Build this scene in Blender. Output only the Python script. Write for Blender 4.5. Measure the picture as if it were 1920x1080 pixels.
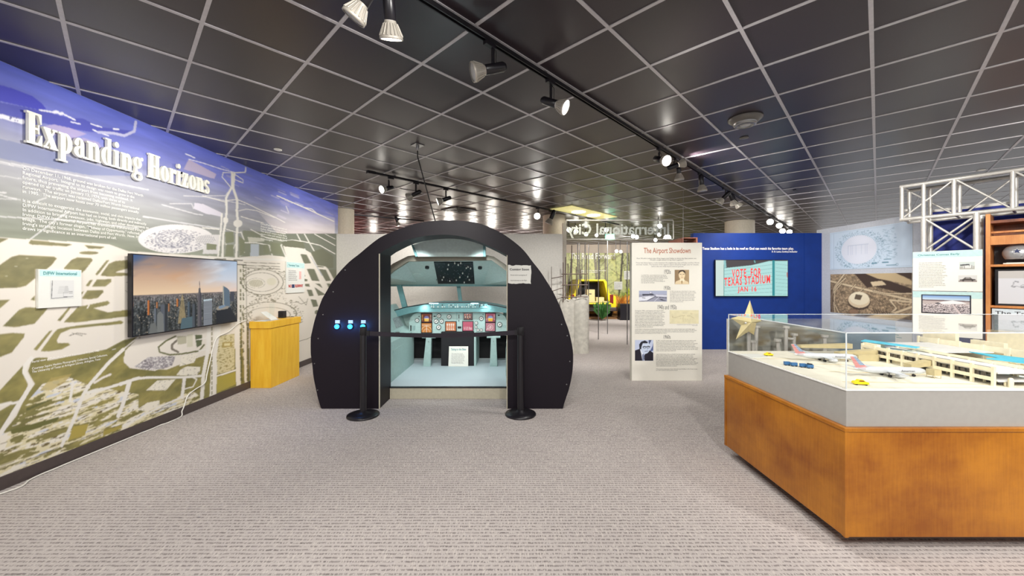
import bpy, bmesh, math, random
import numpy as np
from mathutils import Vector, Matrix

random.seed(7)
C = bpy.context.scene.collection
for o in list(bpy.data.objects):
    bpy.data.objects.remove(o)
sc = bpy.context.scene

# ---------------------------------------------------------------- camera, world, exposure
K = 710.2            # focal length in pixels of a 1920 wide frame
HY = 525.6           # horizon row
CH = 1.56            # camera height
ZC = CH + 1.633      # ceiling height
cam_d = bpy.data.cameras.new('camera')
cam = bpy.data.objects.new('camera', cam_d)
C.objects.link(cam)
cam.location = (0, 0, CH)
cam.rotation_euler = (math.pi / 2, 0, 0)
cam_d.sensor_width = 36
cam_d.lens = 36 * K / 1920
cam_d.shift_y = -(540 - HY) / 1920
cam_d.clip_start = .05
cam_d.clip_end = 100
sc.camera = cam
sc.view_settings.view_transform = 'Standard'
sc.view_settings.look = 'None'
sc.view_settings.gamma = 1
sc.view_settings.use_curve_mapping = False
sc.view_settings.exposure = 0.35
w = bpy.data.worlds.new('world')
sc.world = w
w.use_nodes = True
w.node_tree.nodes['Background'].inputs[0].default_value = (.97, .96, .97, 1)
w.node_tree.nodes['Background'].inputs[1].default_value = .75
AMB = 1.0


def lamp(name, kind, loc, power, color=(1, .97, .92), aim=None, size=.06, cone=70, blend=.6, parent=None):
    d = bpy.data.lights.new(name, kind)
    d.energy = power
    d.color = color
    if kind in ('POINT', 'SPOT'):
        d.shadow_soft_size = size
    if kind == 'SPOT':
        d.spot_size = math.radians(cone)
        d.spot_blend = blend
    o = bpy.data.objects.new(name, d)
    C.objects.link(o)
    o.location = loc
    if aim is not None:
        o.rotation_euler = Vector(aim).to_track_quat('-Z', 'Y').to_euler()
    return o


# fill spots added without fixtures (behind, beside and ahead of the camera, far rooms)
for i, (x, y, pw, aim) in enumerate([
        (-1.9, .4, 85, (-.9, 1.0, -1.3)), (1.2, -.6, 240, (.2, .6, -1)), (-1.2, -1.6, 220, (-.6, .5, -1)),
        (3.2, .6, 260, (.5, .9, -1)), (4.6, 2.2, 260, (.7, 1, -.9)), (-.3, -.2, 200, (0, .8, -1)),
        (3.6, 5.6, 160, (.4, .5, -1)), (5.0, 6.4, 140, (.5, 1, -.9)),
        (1.3, 6.7, 70, (-.3, .3, -1)), (1.3, 4.2, 70, (0, .1, -1)), (.4, 3.2, 30, (.2, .2, -1)), (3.0, 10.5, 320, (0, .6, -1)), (4.2, 13.2, 420, (.05, 1, -.6)),
        (-2.2, 3.4, 110, (-1, .3, -.9)), (-1.4, 7.0, 110, (-1, .5, -.7)), (7.5, 11, 160, (-.6, .3, -1))]):
    lamp('gallery_fill_spot', 'SPOT', (x, y, ZC - .28), pw * AMB, aim=aim, size=.12, cone=130, blend=.9)


# lamps of the rooms behind the low partition wall
for (px_, Y_, z_, pw) in ((755, 11.5, 2.75, 20), (842, 12.0, 2.75, 32), (887, 13.0, 2.8, 26), (922, 12.4, 2.75, 32), (700, 13.5, 2.8, 14), (985, 12.6, 2.8, 18), (815, 14.2, 2.8, 20)):
    lamp('far_room_lamp', 'POINT', ((px_ - 960) / K * Y_, Y_, z_), pw, (1, .93, .82), size=.09)
lamp('red_corner_lamp', 'POINT', (-5.2, 11.0, 2.4), 60, (1, .45, .38), size=.2)
lamp('arch_wash', 'SPOT', (-.9, 2.3, ZC - .3), 150, aim=(-.0, 2.3, -.72), size=.05, cone=44, blend=1)  # added spot with no fixture, lightens the top of the black arch
lamp('blue_wall_wash', 'SPOT', (5.0, 7.7, ZC - .25), 38, aim=(0, .86, -.62), size=.05, cone=100, blend=1)
lamp('sign_wash', 'SPOT', (2.5, 7.4, ZC - .3), 45, aim=(0, 1.9, -.12), size=.05, cone=70, blend=1)  # added spot with no fixture, brightens the glass sign lettering
lamp('floor_wash', 'SPOT', (1.9, 6.6, ZC - .3), 110, aim=(-.1, .5, -1), size=.05, cone=70, blend=.7)


# ---------------------------------------------------------------- helpers
def P(px, py, Y):
    """pixel + depth -> world"""
    return Vector(((px - 960) / K * Y, Y, CH + (HY - py) / K * Y))


def gp(px, py, z=0.0):
    """pixel on a horizontal plane z"""
    Y = (CH - z) * K / (py - HY)
    return Vector(((px - 960) / K * Y, Y, z))


def onp(px, py, O, N):
    d = Vector(((px - 960) / K, 1, (HY - py) / K))
    o = Vector((0, 0, CH))
    t = (Vector(O) - o).dot(N) / d.dot(N)
    return o + d * t


WM = {}


def wm(o):
    return WM.get(o.name, Matrix.Identity(4))


class MB:
    def __init__(s):
        s.v = []
        s.f = []
        s.sm = []

    def add(s, vs, fs, smooth=False):
        n = len(s.v)
        s.v += [tuple(v) for v in vs]
        s.f += [tuple(n + i for i in f) for f in fs]
        s.sm += [smooth] * len(fs)
        return s

    def hexa(s, p):
        return s.add(p, [(0, 3, 2, 1), (4, 5, 6, 7), (0, 1, 5, 4), (1, 2, 6, 5), (2, 3, 7, 6), (3, 0, 4, 7)])

    def box(s, x0, y0, z0, x1, y1, z1):
        return s.hexa([(x0, y0, z0), (x1, y0, z0), (x1, y1, z0), (x0, y1, z0),
                       (x0, y0, z1), (x1, y0, z1), (x1, y1, z1), (x0, y1, z1)])

    def obox(s, O, U, V, N, a0, a1, b0, b1, c0, c1):
        q = lambda a, b, c: O + U * a + V * b + N * c
        return s.hexa([q(a0, b0, c0), q(a1, b0, c0), q(a1, b0, c1), q(a0, b0, c1),
                       q(a0, b1, c0), q(a1, b1, c0), q(a1, b1, c1), q(a0, b1, c1)])

    def prism(s, pts, D):
        """polygon of 3d points extruded by D"""
        D = Vector(D)
        n = len(pts)
        a = [Vector(p) for p in pts]
        nrm = Vector((0, 0, 0))
        for i in range(n):
            nrm += a[i].cross(a[(i + 1) % n])
        if nrm.dot(D) > 0:
            a = a[::-1]
        vs = a + [p + D for p in a]
        fs = [tuple(range(n)), tuple(range(2 * n - 1, n - 1, -1))]
        for i in range(n):
            j = (i + 1) % n
            fs.append((j, i, n + i, n + j))
        return s.add(vs, fs)

    def tube(s, p0, p1, r, n=12, r1=None, cap=True):
        p0, p1 = Vector(p0), Vector(p1)
        r1 = r if r1 is None else r1
        d = (p1 - p0).normalized()
        u = d.orthogonal().normalized()
        v = d.cross(u)
        vs = []
        for p, rr in ((p0, r), (p1, r1)):
            for i in range(n):
                a = 2 * math.pi * i / n
                vs.append(p + (u * math.cos(a) + v * math.sin(a)) * rr)
        s.add(vs, [(i, (i + 1) % n, n + (i + 1) % n, n + i) for i in range(n)], True)
        if cap:
            s.add(vs[:n][::-1], [tuple(range(n))])
            s.add(vs[n:], [tuple(range(n))])
        return s

    def path(s, pts, r, n=8):
        pts = [Vector(p) for p in pts]
        vs = []
        up = None
        for i, p in enumerate(pts):
            d = (pts[min(i + 1, len(pts) - 1)] - pts[max(i - 1, 0)]).normalized()
            u = d.orthogonal().normalized() if up is None else (up - d * up.dot(d)).normalized()
            up = u
            v = d.cross(u)
            for k in range(n):
                a = 2 * math.pi * k / n
                vs.append(p + (u * math.cos(a) + v * math.sin(a)) * r)
        fs = []
        for i in range(len(pts) - 1):
            for k in range(n):
                fs.append((i * n + k, i * n + (k + 1) % n, (i + 1) * n + (k + 1) % n, (i + 1) * n + k))
        s.add(vs, fs, True)
        s.add(vs[:n][::-1], [tuple(range(n))])
        s.add(vs[-n:], [tuple(range(n))])
        return s

    def lathe(s, O, D, prof, n=24, smooth=True):
        """prof: list of (radius, height along D)"""
        O, D = Vector(O), Vector(D).normalized()
        u = D.orthogonal().normalized()
        v = D.cross(u)
        vs = []
        for r, h in prof:
            for i in range(n):
                a = 2 * math.pi * i / n
                vs.append(O + D * h + (u * math.cos(a) + v * math.sin(a)) * max(r, 1e-5))
        fs = []
        for j in range(len(prof) - 1):
            for i in range(n):
                k = (i + 1) % n
                fs.append((j * n + i, j * n + k, (j + 1) * n + k, (j + 1) * n + i))
        return s.add(vs, fs, smooth)

    def sphere(s, c, rx, ry=None, rz=None, n=12, m=8):
        ry = ry or rx
        rz = rz or rx
        c = Vector(c)
        vs = []
        for j in range(m + 1):
            t = math.pi * j / m
            for i in range(n):
                a = 2 * math.pi * i / n
                vs.append(c + Vector((rx * math.sin(t) * math.cos(a), ry * math.sin(t) * math.sin(a), rz * math.cos(t))))
        fs = []
        for j in range(m):
            for i in range(n):
                k = (i + 1) % n
                fs.append((j * n + i, (j + 1) * n + i, (j + 1) * n + k, j * n + k))
        return s.add(vs, fs, True)


def mk(name, mb, mat, parent=None, bevel=0, local=False):
    me = bpy.data.meshes.new(name)
    v = mb.v
    if parent is not None and not local:
        inv = wm(parent).inverted()
        v = [tuple(inv @ Vector(p)) for p in v]
    me.from_pydata(v, [], mb.f)
    me.polygons.foreach_set('use_smooth', mb.sm)
    me.materials.append(mat)
    me.update()
    o = bpy.data.objects.new(name, me)
    C.objects.link(o)
    if parent is not None:
        o.parent = parent
        WM[o.name] = wm(parent)
    if bevel:
        b = o.modifiers.new('bevel', 'BEVEL')
        b.width = bevel
        b.segments = 2
        b.limit_method = 'ANGLE'
        b.angle_limit = math.radians(50)
    return o


def tag(o, label, cat, group=None):
    o['label'] = label
    o['category'] = cat
    if group:
        o['group'] = group
    return o


def thing(name, label, cat, loc=(0, 0, 0), rz=0, group=None):
    o = bpy.data.objects.new(name, None)
    o.empty_display_size = .1
    C.objects.link(o)
    o.location = loc
    o.rotation_euler = (0, 0, rz)
    WM[o.name] = Matrix.Translation(Vector(loc)) @ Matrix.Rotation(rz, 4, 'Z')
    return tag(o, label, cat, group)


def struct(o):
    o['kind'] = 'structure'
    return o


def copy_tree(o, parent=None):
    c = o.copy()
    C.objects.link(c)
    if parent is not None:
        c.parent = parent
    for ch in list(o.children):
        copy_tree(ch, c)
    return c


def lin(c):
    c = np.asarray(c, float)
    return np.where(c <= .04045, c / 12.92, ((c + .055) / 1.055) ** 2.4)


def rgb(r, g, b):
    return tuple(float(x) for x in lin([r / 255, g / 255, b / 255])) + (1,)


# ---------------------------------------------------------------- materials
class NT:
    def __init__(s, name):
        s.m = bpy.data.materials.new(name)
        s.m.use_nodes = True
        s.t = s.m.node_tree
        s.b = s.t.nodes['Principled BSDF']

    def n(s, typ, ins=None, **kw):
        nd = s.t.nodes.new(typ)
        for k, v in kw.items():
            setattr(nd, k, v)
        for k, v in (ins or {}).items():
            if isinstance(v, bpy.types.NodeSocket):
                s.t.links.new(v, nd.inputs[k])
            else:
                nd.inputs[k].default_value = v
        return nd

    def link(s, a, b):
        s.t.links.new(a, b)

    def math(s, op, a, b=0.0, c=0.0):
        return s.n('ShaderNodeMath', {0: a, 1: b, 2: c}, operation=op).outputs[0]

    def coord(s, scale=(1, 1, 1), rot=(0, 0, 0)):
        tc = s.n('ShaderNodeTexCoord')
        return s.n('ShaderNodeMapping', {0: tc.outputs['Object'], 'Scale': scale, 'Rotation': rot}).outputs[0]

    def noise(s, vec, scale, detail=3, rough=.5):
        return s.n('ShaderNodeTexNoise', {'Vector': vec, 'Scale': scale, 'Detail': detail, 'Roughness': rough}).outputs[0]

    def ramp(s, fac, stops):
        r = s.n('ShaderNodeValToRGB', {0: fac})
        e = r.color_ramp.elements
        while len(e) < len(stops):
            e.new(.5)
        for i, (p, c) in enumerate(stops):
            e[i].position = p
            e[i].color = c
        return r.outputs[0]

    def mix(s, f, a, b):
        nd = s.n('ShaderNodeMix', data_type='RGBA')
        for k, v in ((0, f), (6, a), (7, b)):
            if isinstance(v, bpy.types.NodeSocket):
                s.t.links.new(v, nd.inputs[k])
            else:
                nd.inputs[k].default_value = v
        return nd.outputs[2]

    def bump(s, h, strength=.2, dist=.01):
        nd = s.n('ShaderNodeBump', {'Height': h, 'Strength': strength, 'Distance': dist})
        s.link(nd.outputs[0], s.b.inputs['Normal'])


def mat(name, col, rough=.5, metal=0., var=.06, scale=30, bump=0., spec=.5):
    t = NT(name)
    c = rgb(*col)
    vec = t.coord()
    nz = t.noise(vec, scale)
    lo = tuple(x * (1 - var) for x in c[:3]) + (1,)
    hi = tuple(min(1, x * (1 + var)) for x in c[:3]) + (1,)
    t.link(t.ramp(nz, [(.3, lo), (.7, hi)]), t.b.inputs['Base Color'])
    t.b.inputs['Roughness'].default_value = rough
    t.b.inputs['Metallic'].default_value = metal
    t.b.inputs['Specular IOR Level'].default_value = spec
    if bump:
        t.bump(nz, bump, .005)
    return t.m


def emis(name, col, st):
    t = NT(name)
    c = rgb(*col)
    t.b.inputs['Base Color'].default_value = c
    t.b.inputs['Emission Color'].default_value = c
    t.b.inputs['Emission Strength'].default_value = st
    return t.m


def wood(name, c1, c2, rough=.35, scale=(1, 1, 8), fine=60):
    t = NT(name)
    v = t.coord(scale)
    a = t.noise(v, 2.2, 6, .6)
    b = t.noise(t.coord((scale[0] * 6, scale[1] * 6, scale[2] * .25)), 12, 4, .6)
    f = t.math('ADD', t.math('MULTIPLY', a, .75), t.math('MULTIPLY', b, .25))
    t.link(t.ramp(f, [(.34, rgb(*c1)), (.64, rgb(*c2))]), t.b.inputs['Base Color'])
    t.b.inputs['Roughness'].default_value = rough
    t.bump(b, .05, .002)
    return t.m


def print_mat(name, rough=.45, emit=0, spec=.5):
    t = NT(name)
    a = t.n('ShaderNodeVertexColor', layer_name='ink')
    t.link(a.outputs[0], t.b.inputs['Base Color'])
    t.b.inputs['Roughness'].default_value = rough
    t.b.inputs['Specular IOR Level'].default_value = spec
    if emit:
        t.b.inputs['Base Color'].default_value = (0, 0, 0, 1)
        t.t.links.remove(t.b.inputs['Base Color'].links[0])
        t.link(a.outputs[0], t.b.inputs['Emission Color'])
        t.b.inputs['Emission Strength'].default_value = emit
    return t.m


def glass_mat(name, tint=(.97, .99, .985), ior=1.45, gl_rough=.02):
    t = NT(name)
    t.t.nodes.remove(t.b)
    out = [n for n in t.t.nodes if n.type == 'OUTPUT_MATERIAL'][0]
    tr = t.n('ShaderNodeBsdfTransparent', {0: tint + (1,)})
    g = t.n('ShaderNodeBsdfGlossy', {'Color': (1, 1, 1, 1), 'Roughness': gl_rough})
    fr = t.n('ShaderNodeFresnel', {'IOR': ior})
    nz = t.noise(t.coord(), 3)
    f = t.math('MULTIPLY', fr.outputs[0], t.math('ADD', .97, t.math('MULTIPLY', nz, .04)))
    geo = t.n('ShaderNodeNewGeometry')
    f = t.math('MULTIPLY', f, t.math('SUBTRACT', 1.0, geo.outputs['Backfacing']))
    mx = t.n('ShaderNodeMixShader', {0: f, 1: tr.outputs[0], 2: g.outputs[0]})
    t.link(mx.outputs[0], out.inputs[0])
    return t.m


M = {}
M['white'] = mat('white_paint', (232, 230, 226), .5)
M['offwhite'] = mat('off_white_paint', (222, 218, 210), .55)
M['greywall'] = mat('pale_grey_paint', (196, 200, 208), .55)
M['backwall'] = mat('back_wall_paint', (186, 172, 156), .6)
M['blue'] = mat('royal_blue_paint', (6, 44, 118), .6, var=.08, scale=6, spec=.3)
M['base'] = mat('dark_vinyl_baseboard', (74, 64, 62), .45)
M['black'] = mat('black_satin', (22, 20, 26), .35)
M['blackmatte'] = mat('black_matte', (20, 18, 22), .75)
M['simblack'] = mat('black_laminate', (20, 13, 23), .5, var=.12, scale=120, spec=.25)
M['metal'] = mat('brushed_grey_metal', (150, 150, 150), .3, .9)
M['track'] = mat('dark_track_metal', (40, 38, 42), .35, .5)
M['truss'] = mat('silver_painted_tube', (205, 202, 196), .35, .35)
M['teal'] = mat('cockpit_teal', (168, 192, 187), .55)
M['tealdark'] = mat('cockpit_dark_teal', (96, 140, 142), .5)
M['overhead'] = mat('cockpit_overhead_teal', (196, 214, 210), .55)
M['taupe'] = mat('taupe_trim', (128, 122, 108), .6)
M['tealcarpet'] = mat('pale_platform_carpet', (188, 200, 204), .95, var=.12, scale=160, bump=.3)
M['greige'] = mat('greige_board', (186, 180, 160), .6)
M['cream'] = mat('cream_model_board', (236, 226, 196), .6)
M['tarmac'] = mat('cream_tarmac_board', (222, 217, 200), .6, var=.05, scale=9)
M['tan'] = mat('tan_model_board', (186, 172, 132), .6)
M['cyan'] = mat('cyan_roof_card', (84, 196, 224), .5)
M['grey'] = mat('grey_laminate', (156, 153, 148), .5, var=.03)
M['greyfront'] = M['grey']
M['yellow'] = mat('yellow_enamel', (240, 215, 20), .3)
M['suv'] = mat('yellow_car_paint', (226, 208, 40), .3)
M['red'] = mat('red_ink', (190, 52, 48), .5)
M['navy'] = mat('navy_ink', (30, 44, 90), .5)
M['blueplane'] = mat('blue_stripe_paint', (60, 110, 160), .4)
M['silver'] = mat('silver_grey_paint', (205, 208, 212), .3, .1)
M['gold'] = mat('pale_gold_paint', (222, 205, 150), .4, .1)
M['concrete'] = mat('rough_concrete', (196, 192, 182), .9, var=.15, scale=12, bump=.5)
M['column'] = mat('column_plaster', (206, 196, 176), .6)
M['rebar'] = mat('rusty_rebar', (120, 105, 96), .6, .4, bump=.3)
M['shelfwood'] = wood('shelf_wood', (176, 98, 44), (214, 148, 82), .45, (3, 3, 1))
M['darkwood'] = wood('dark_shelf_wood', (92, 44, 22), (140, 76, 40), .45, (3, 3, 1))
M['casewood'] = wood('stained_maple', (136, 74, 8), (182, 116, 26), .3, (1.2, 1.2, 1.6))
M['lectern'] = wood('yellow_oak', (220, 162, 30), (238, 194, 62), .4, (6, 6, .8))
M['ink'] = mat('black_ink', (60, 58, 62), .6)
M['greyink'] = mat('grey_ink', (120, 118, 122), .6)
M['tealink'] = mat('teal_ink', (84, 146, 150), .6)
M['brownink'] = mat('rust_ink', (186, 118, 92), .6)
M['whiteink'] = mat('white_vinyl', (240, 238, 232), .5)
M['letters'] = mat('cream_foam_letters', (232, 230, 218), .5)
M['paleteal'] = mat('pale_teal_ink', (186, 216, 214), .6)
M['paper'] = mat('paper_white', (216, 216, 210), .6, var=.01)
M['cream_paper'] = mat('cream_panel_print', (234, 231, 220), .6, var=.01)
M['cord'] = mat('white_cord', (225, 222, 214), .5)
M['bulb'] = mat('ribbed_lamp_aluminium', (176, 170, 160), .4, .3)
M['lens_on'] = emis('lit_lamp_lens', (255, 250, 240), 14)
M['lens_off'] = mat('unlit_lamp_lens', (170, 170, 168), .15)
M['glass'] = glass_mat('clear_glass')
M['glass2'] = glass_mat('acrylic_case', (.985, .99, .99), 1.49)
M['edge'] = mat('acrylic_edge', (208, 214, 216), .2)
M['printm'] = print_mat('printed_photo', .5)
M['muralm'] = print_mat('mural_print', .42)
M['screen'] = print_mat('lit_screen', .3, .74)
M['bluelight'] = emis('lit_blue_button', (30, 150, 255), 7)
M['cyanlight'] = emis('lit_cyan_strip', (190, 245, 255), 4)
M['exit'] = emis('lit_exit_green', (60, 190, 150), 1.3)
M['helmet'] = mat('silver_helmet_paint', (182, 184, 186), .25, .5)
M['smokegrey'] = mat('grey_detector_plastic', (96, 92, 88), .35)
M['leaf'] = mat('fern_green', (70, 120, 60), .6)
M['lightpanel'] = emis('pale_ceiling_panel', (205, 196, 130), .7)
M['taillight'] = mat('red_lens', (120, 40, 34), .25)
M['belt'] = mat('black_webbing', (34, 28, 38), .8, var=.15, scale=200)
M['cardboard'] = mat('cardboard', (205, 190, 140), .7)
M['rubber'] = mat('black_rubber', (26, 26, 26), .8)


def carpet():
    t = NT('woven_carpet')
    v = t.coord()
    sp = t.n('ShaderNodeSeparateXYZ', {0: v})
    x, y = sp.outputs[0], sp.outputs[1]
    wob = t.math('MULTIPLY', t.noise(t.coord((8, 3, 1)), 3, 2), .012)
    row = t.math('FRACT', t.math('DIVIDE', t.math('ADD', y, wob), .030))
    dark = t.math('LESS_THAN', row, .42)
    dash = t.noise(t.coord((95, 33, 1), (0, 0, 0)), 1.0, 2, .6)
    long_ = t.noise(t.coord((9, 30, 1)), 1.0, 3, .6)
    a = t.math('MULTIPLY', dark, t.math('MULTIPLY', t.math('GREATER_THAN', dash, .47), t.math('MULTIPLY', long_, 1.7)))
    lt = t.noise(t.coord((110, 14, 1), (0, 0, .25)), 1.0, 2, .5)
    lite = t.math('MULTIPLY', t.math('GREATER_THAN', lt, .60), .35)
    patch = t.noise(t.coord((1, 1, 1)), 1.6, 3)
    base = t.mix(patch, rgb(176, 168, 165), rgb(192, 184, 180))
    c = t.mix(t.math('MULTIPLY', a, .66), base, rgb(88, 80, 80))
    c = t.mix(lite, c, rgb(214, 206, 198))
    t.link(c, t.b.inputs['Base Color'])
    t.b.inputs['Roughness'].default_value = .95
    t.b.inputs['Specular IOR Level'].default_value = .1
    t.bump(t.math('SUBTRACT', lite, a), .35, .004)
    return t.m


def tile_mat():
    t = NT('dark_ceiling_tile')
    v = t.coord()
    sp = t.noise(v, 260, 2, .7)
    big = t.noise(v, .8, 2)
    c = t.mix(sp, rgb(27, 21, 25), rgb(50, 40, 47))
    c = t.mix(t.math('MULTIPLY', big, .3), c, rgb(56, 44, 50))
    t.link(c, t.b.inputs['Base Color'])
    t.b.inputs['Roughness'].default_value = .33
    t.b.inputs['Specular IOR Level'].default_value = .6
    t.bump(sp, .12, .002)
    return t.m


M['carpet'] = carpet()
M['tile'] = tile_mat()
M['tbar'] = mat('grey_ceiling_grid', (186, 182, 186), .4, .1)


# ---------------------------------------------------------------- painted prints (colour stored per vertex)
_rt = np.random.RandomState(5).rand(256, 256)


class Paint:
    def __init__(s, u, v):
        s.u = u
        s.v = v
        s.c = np.zeros((len(u), 3))

    def fill(s, col):
        s.c[:] = np.array(col) / 255

    def _put(s, m, col, a=1.0):
        if callable(col):
            col = col(m)
        else:
            col = np.array(col) / 255
        s.c[m] = s.c[m] * (1 - a) + col * a

    def poly(s, pts, col, a=1.0, keep=None):
        m = s.inpoly(pts)
        if keep is not None:
            m &= keep
        s._put(m, col, a)
        return m

    def inpoly(s, pts):
        p = np.array(pts, float)
        bb = (s.u >= p[:, 0].min()) & (s.u <= p[:, 0].max()) & (s.v >= p[:, 1].min()) & (s.v <= p[:, 1].max())
        idx = np.nonzero(bb)[0]
        x, y = s.u[idx], s.v[idx]
        ins = np.zeros(len(idx), bool)
        n = len(p)
        for i in range(n):
            x0, y0 = p[i]
            x1, y1 = p[(i + 1) % n]
            if y0 == y1:
                continue
            c = ((y0 > y) != (y1 > y)) & (x < (x1 - x0) * (y - y0) / (y1 - y0) + x0)
            ins ^= c
        m = np.zeros(len(s.u), bool)
        m[idx[ins]] = True
        return m

    def ell(s, cx, cy, rx, ry, col, a=1.0, r0=0, rot=0, a0=None, a1=None):
        du, dv = s.u - cx, s.v - cy
        if rot:
            c, k = math.cos(rot), math.sin(rot)
            du, dv = du * c + dv * k, -du * k + dv * c
        d = (du / rx) ** 2 + (dv / ry) ** 2
        m = (d <= 1) & (d >= r0 * r0)
        s._put(m, col, a)
        return m

    def line(s, pts, wd, col, a=1.0, w1=None):
        m = np.zeros(len(s.u), bool)
        n = len(pts) - 1
        for i in range(n):
            x0, y0 = pts[i]
            x1, y1 = pts[i + 1]
            ww = wd if w1 is None else wd + (w1 - wd) * (i + .5) / n
            bb = (s.u > min(x0, x1) - ww) & (s.u < max(x0, x1) + ww) & (s.v > min(y0, y1) - ww) & (s.v < max(y0, y1) + ww)
            idx = np.nonzero(bb)[0]
            dx, dy = x1 - x0, y1 - y0
            L = dx * dx + dy * dy + 1e-9
            t = np.clip(((s.u[idx] - x0) * dx + (s.v[idx] - y0) * dy) / L, 0, 1)
            d = np.hypot(s.u[idx] - x0 - t * dx, s.v[idx] - y0 - t * dy)
            m[idx[d < ww / 2]] = True
        s._put(m, col, a)
        return m

    def noise(s, sx, sy, seed=0, rot=0, oct=2):
        u, v = s.u, s.v
        if rot:
            c, k = math.cos(rot), math.sin(rot)
            u, v = u * c + v * k, -u * k + v * c
        tot = 0
        amp = 1
        out = np.zeros(len(u))
        for o in range(oct):
            x = u / sx * 2 ** o + seed * 17.3 + 100
            y = v / sy * 2 ** o + seed * 7.7 + 100
            xi = np.floor(x).astype(int)
            yi = np.floor(y).astype(int)
            fx = x - xi
            fy = y - yi
            fx = fx * fx * (3 - 2 * fx)
            fy = fy * fy * (3 - 2 * fy)
            g = lambda a, b: _rt[a & 255, b & 255]
            r = (g(xi, yi) * (1 - fx) + g(xi + 1, yi) * fx) * (1 - fy) + (g(xi, yi + 1) * (1 - fx) + g(xi + 1, yi + 1) * fx) * fy
            out += r * amp
            tot += amp
            amp *= .5
        return out / tot

    def blend(s, f, col, m=None):
        f = np.clip(f, 0, 1)[:, None]
        if m is not None:
            f = f * m[:, None]
        s.c = s.c * (1 - f) + np.array(col) / 255 * f


def ink_mesh(name, us, vs, pos, paint, mt, parent=None):
    """us, vs: 1d parameter arrays; pos(U,V)->(n,3) world; paint(U,V)->(n,3) srgb"""
    U, V = np.meshgrid(us, vs)
    U = U.ravel()
    V = V.ravel()
    p = pos(U, V)
    if parent is not None:
        inv = np.array(wm(parent).inverted())
        p = p @ inv[:3, :3].T + inv[:3, 3]
    nu, nv = len(us), len(vs)
    me = bpy.data.meshes.new(name)
    me.vertices.add(nu * nv)
    me.vertices.foreach_set('co', p.astype('f').ravel())
    i = np.arange(nu * nv).reshape(nv, nu)
    q = np.stack([i[:-1, :-1], i[:-1, 1:], i[1:, 1:], i[1:, :-1]], -1).reshape(-1, 4)
    me.loops.add(q.size)
    me.loops.foreach_set('vertex_index', q.ravel().astype('i'))
    me.polygons.add(len(q))
    me.polygons.foreach_set('loop_start', (np.arange(len(q)) * 4).astype('i'))
    me.update(calc_edges=True)
    at = me.color_attributes.new('ink', 'FLOAT_COLOR', 'POINT')
    col = np.ones((nu * nv, 4), 'f')
    cc = lin(np.clip(paint(U, V), 0, 1)).reshape(nv, nu, 3)
    for ax in (0, 1):      # soften the stepped edges of the print
        q2 = np.concatenate([np.take(cc, [0], ax), cc, np.take(cc, [-1], ax)], ax)
        sl = lambda a, b: (slice(a, b), slice(None)) if ax == 0 else (slice(None), slice(a, b))
        m_ = q2.shape[ax]
        cc = .25 * q2[sl(0, m_ - 2)] + .5 * q2[sl(1, m_ - 1)] + .25 * q2[sl(2, m_)]
    col[:, :3] = cc.reshape(-1, 3)
    at.data.foreach_set('color', col.ravel())
    me.materials.append(mt)
    o = bpy.data.objects.new(name, me)
    C.objects.link(o)
    if parent is not None:
        o.parent = parent
        WM[o.name] = wm(parent)
    return o


def picture(name, O, U, V, w_, h_, nu, fn, parent=None, mt=None, c=.001):
    """flat print; O = top left corner, fn(Paint in coords u 0..W, v 0..H (down)) with W=100*w/h, H=100"""
    U, V = Vector(U), Vector(V)
    N = U.cross(V)
    nv = max(3, int(nu * h_ / w_))
    A = 100 * w_ / h_

    def pos(a, b):
        o = np.array(O) + np.array(N) * c
        return o + np.outer(a, np.array(U)) * w_ / A - np.outer(b, np.array(V)) * h_ / 100

    def pf(a, b):
        pt = Paint(a, b)
        pt.W = A
        fn(pt)
        return pt.c
    return ink_mesh(name, np.linspace(0, A, nu), np.linspace(100, 0, nv), pos, pf, mt or M['printm'], parent)


# ---------------------------------------------------------------- text
def textbox(name, s, O, U, V, w_, h_, mt, parent=None, bold=0., depth=0., c=.0015, align='LEFT', ls=1., spc=1.):
    """text fitted into a box whose top left corner is O (w_ or h_ may be None to keep the aspect)"""
    cu = bpy.data.curves.new(name, 'FONT')
    cu.body = s
    cu.size = 1
    cu.offset = bold
    cu.extrude = 0
    cu.space_line = ls
    cu.space_character = spc
    cu.align_x = align
    cu.resolution_u = 2
    to = bpy.data.objects.new('tmp', cu)
    C.objects.link(to)
    me = bpy.data.meshes.new_from_object(to.evaluated_get(bpy.context.evaluated_depsgraph_get()))
    bpy.data.objects.remove(to)
    bpy.data.curves.remove(cu)
    n = len(me.vertices)
    co = np.empty(n * 3, 'f')
    me.vertices.foreach_get('co', co)
    co = co.reshape(-1, 3).astype(float)
    mn, mx = co.min(0), co.max(0)
    sx = w_ / (mx[0] - mn[0]) if w_ else None
    sy = h_ / (mx[1] - mn[1]) if h_ else None
    sx = sx or sy
    sy = sy or sx
    a = (co[:, 0] - mn[0]) * sx
    b = (co[:, 1] - mx[1]) * sy
    U, V = Vector(U), Vector(V)
    N = U.cross(V)
    p = np.array(O) + np.outer(a, U) + np.outer(b, V) + np.array(N) * c
    fs = [tuple(f.vertices) for f in me.polygons]
    if depth:
        q = p + np.array(N) * depth
        # side walls from boundary edges
        cnt = {}
        for f in fs:
            for i in range(len(f)):
                e = (f[i], f[(i + 1) % len(f)])
                k = tuple(sorted(e))
                cnt.setdefault(k, []).append(e)
        side = [(e[0][0], e[0][1], e[0][1] + n, e[0][0] + n) for e in cnt.values() if len(e) == 1]
        p = np.vstack([p, q])
        fs = fs + [tuple(i + n for i in f) for f in fs] + side
    bpy.data.meshes.remove(me)
    mb = MB()
    mb.add([tuple(x) for x in p], fs)
    return mk(name, mb, mt, parent)


X = Vector((1, 0, 0))
Yv = Vector((0, 1, 0))
Z = Vector((0, 0, 1))
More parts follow.
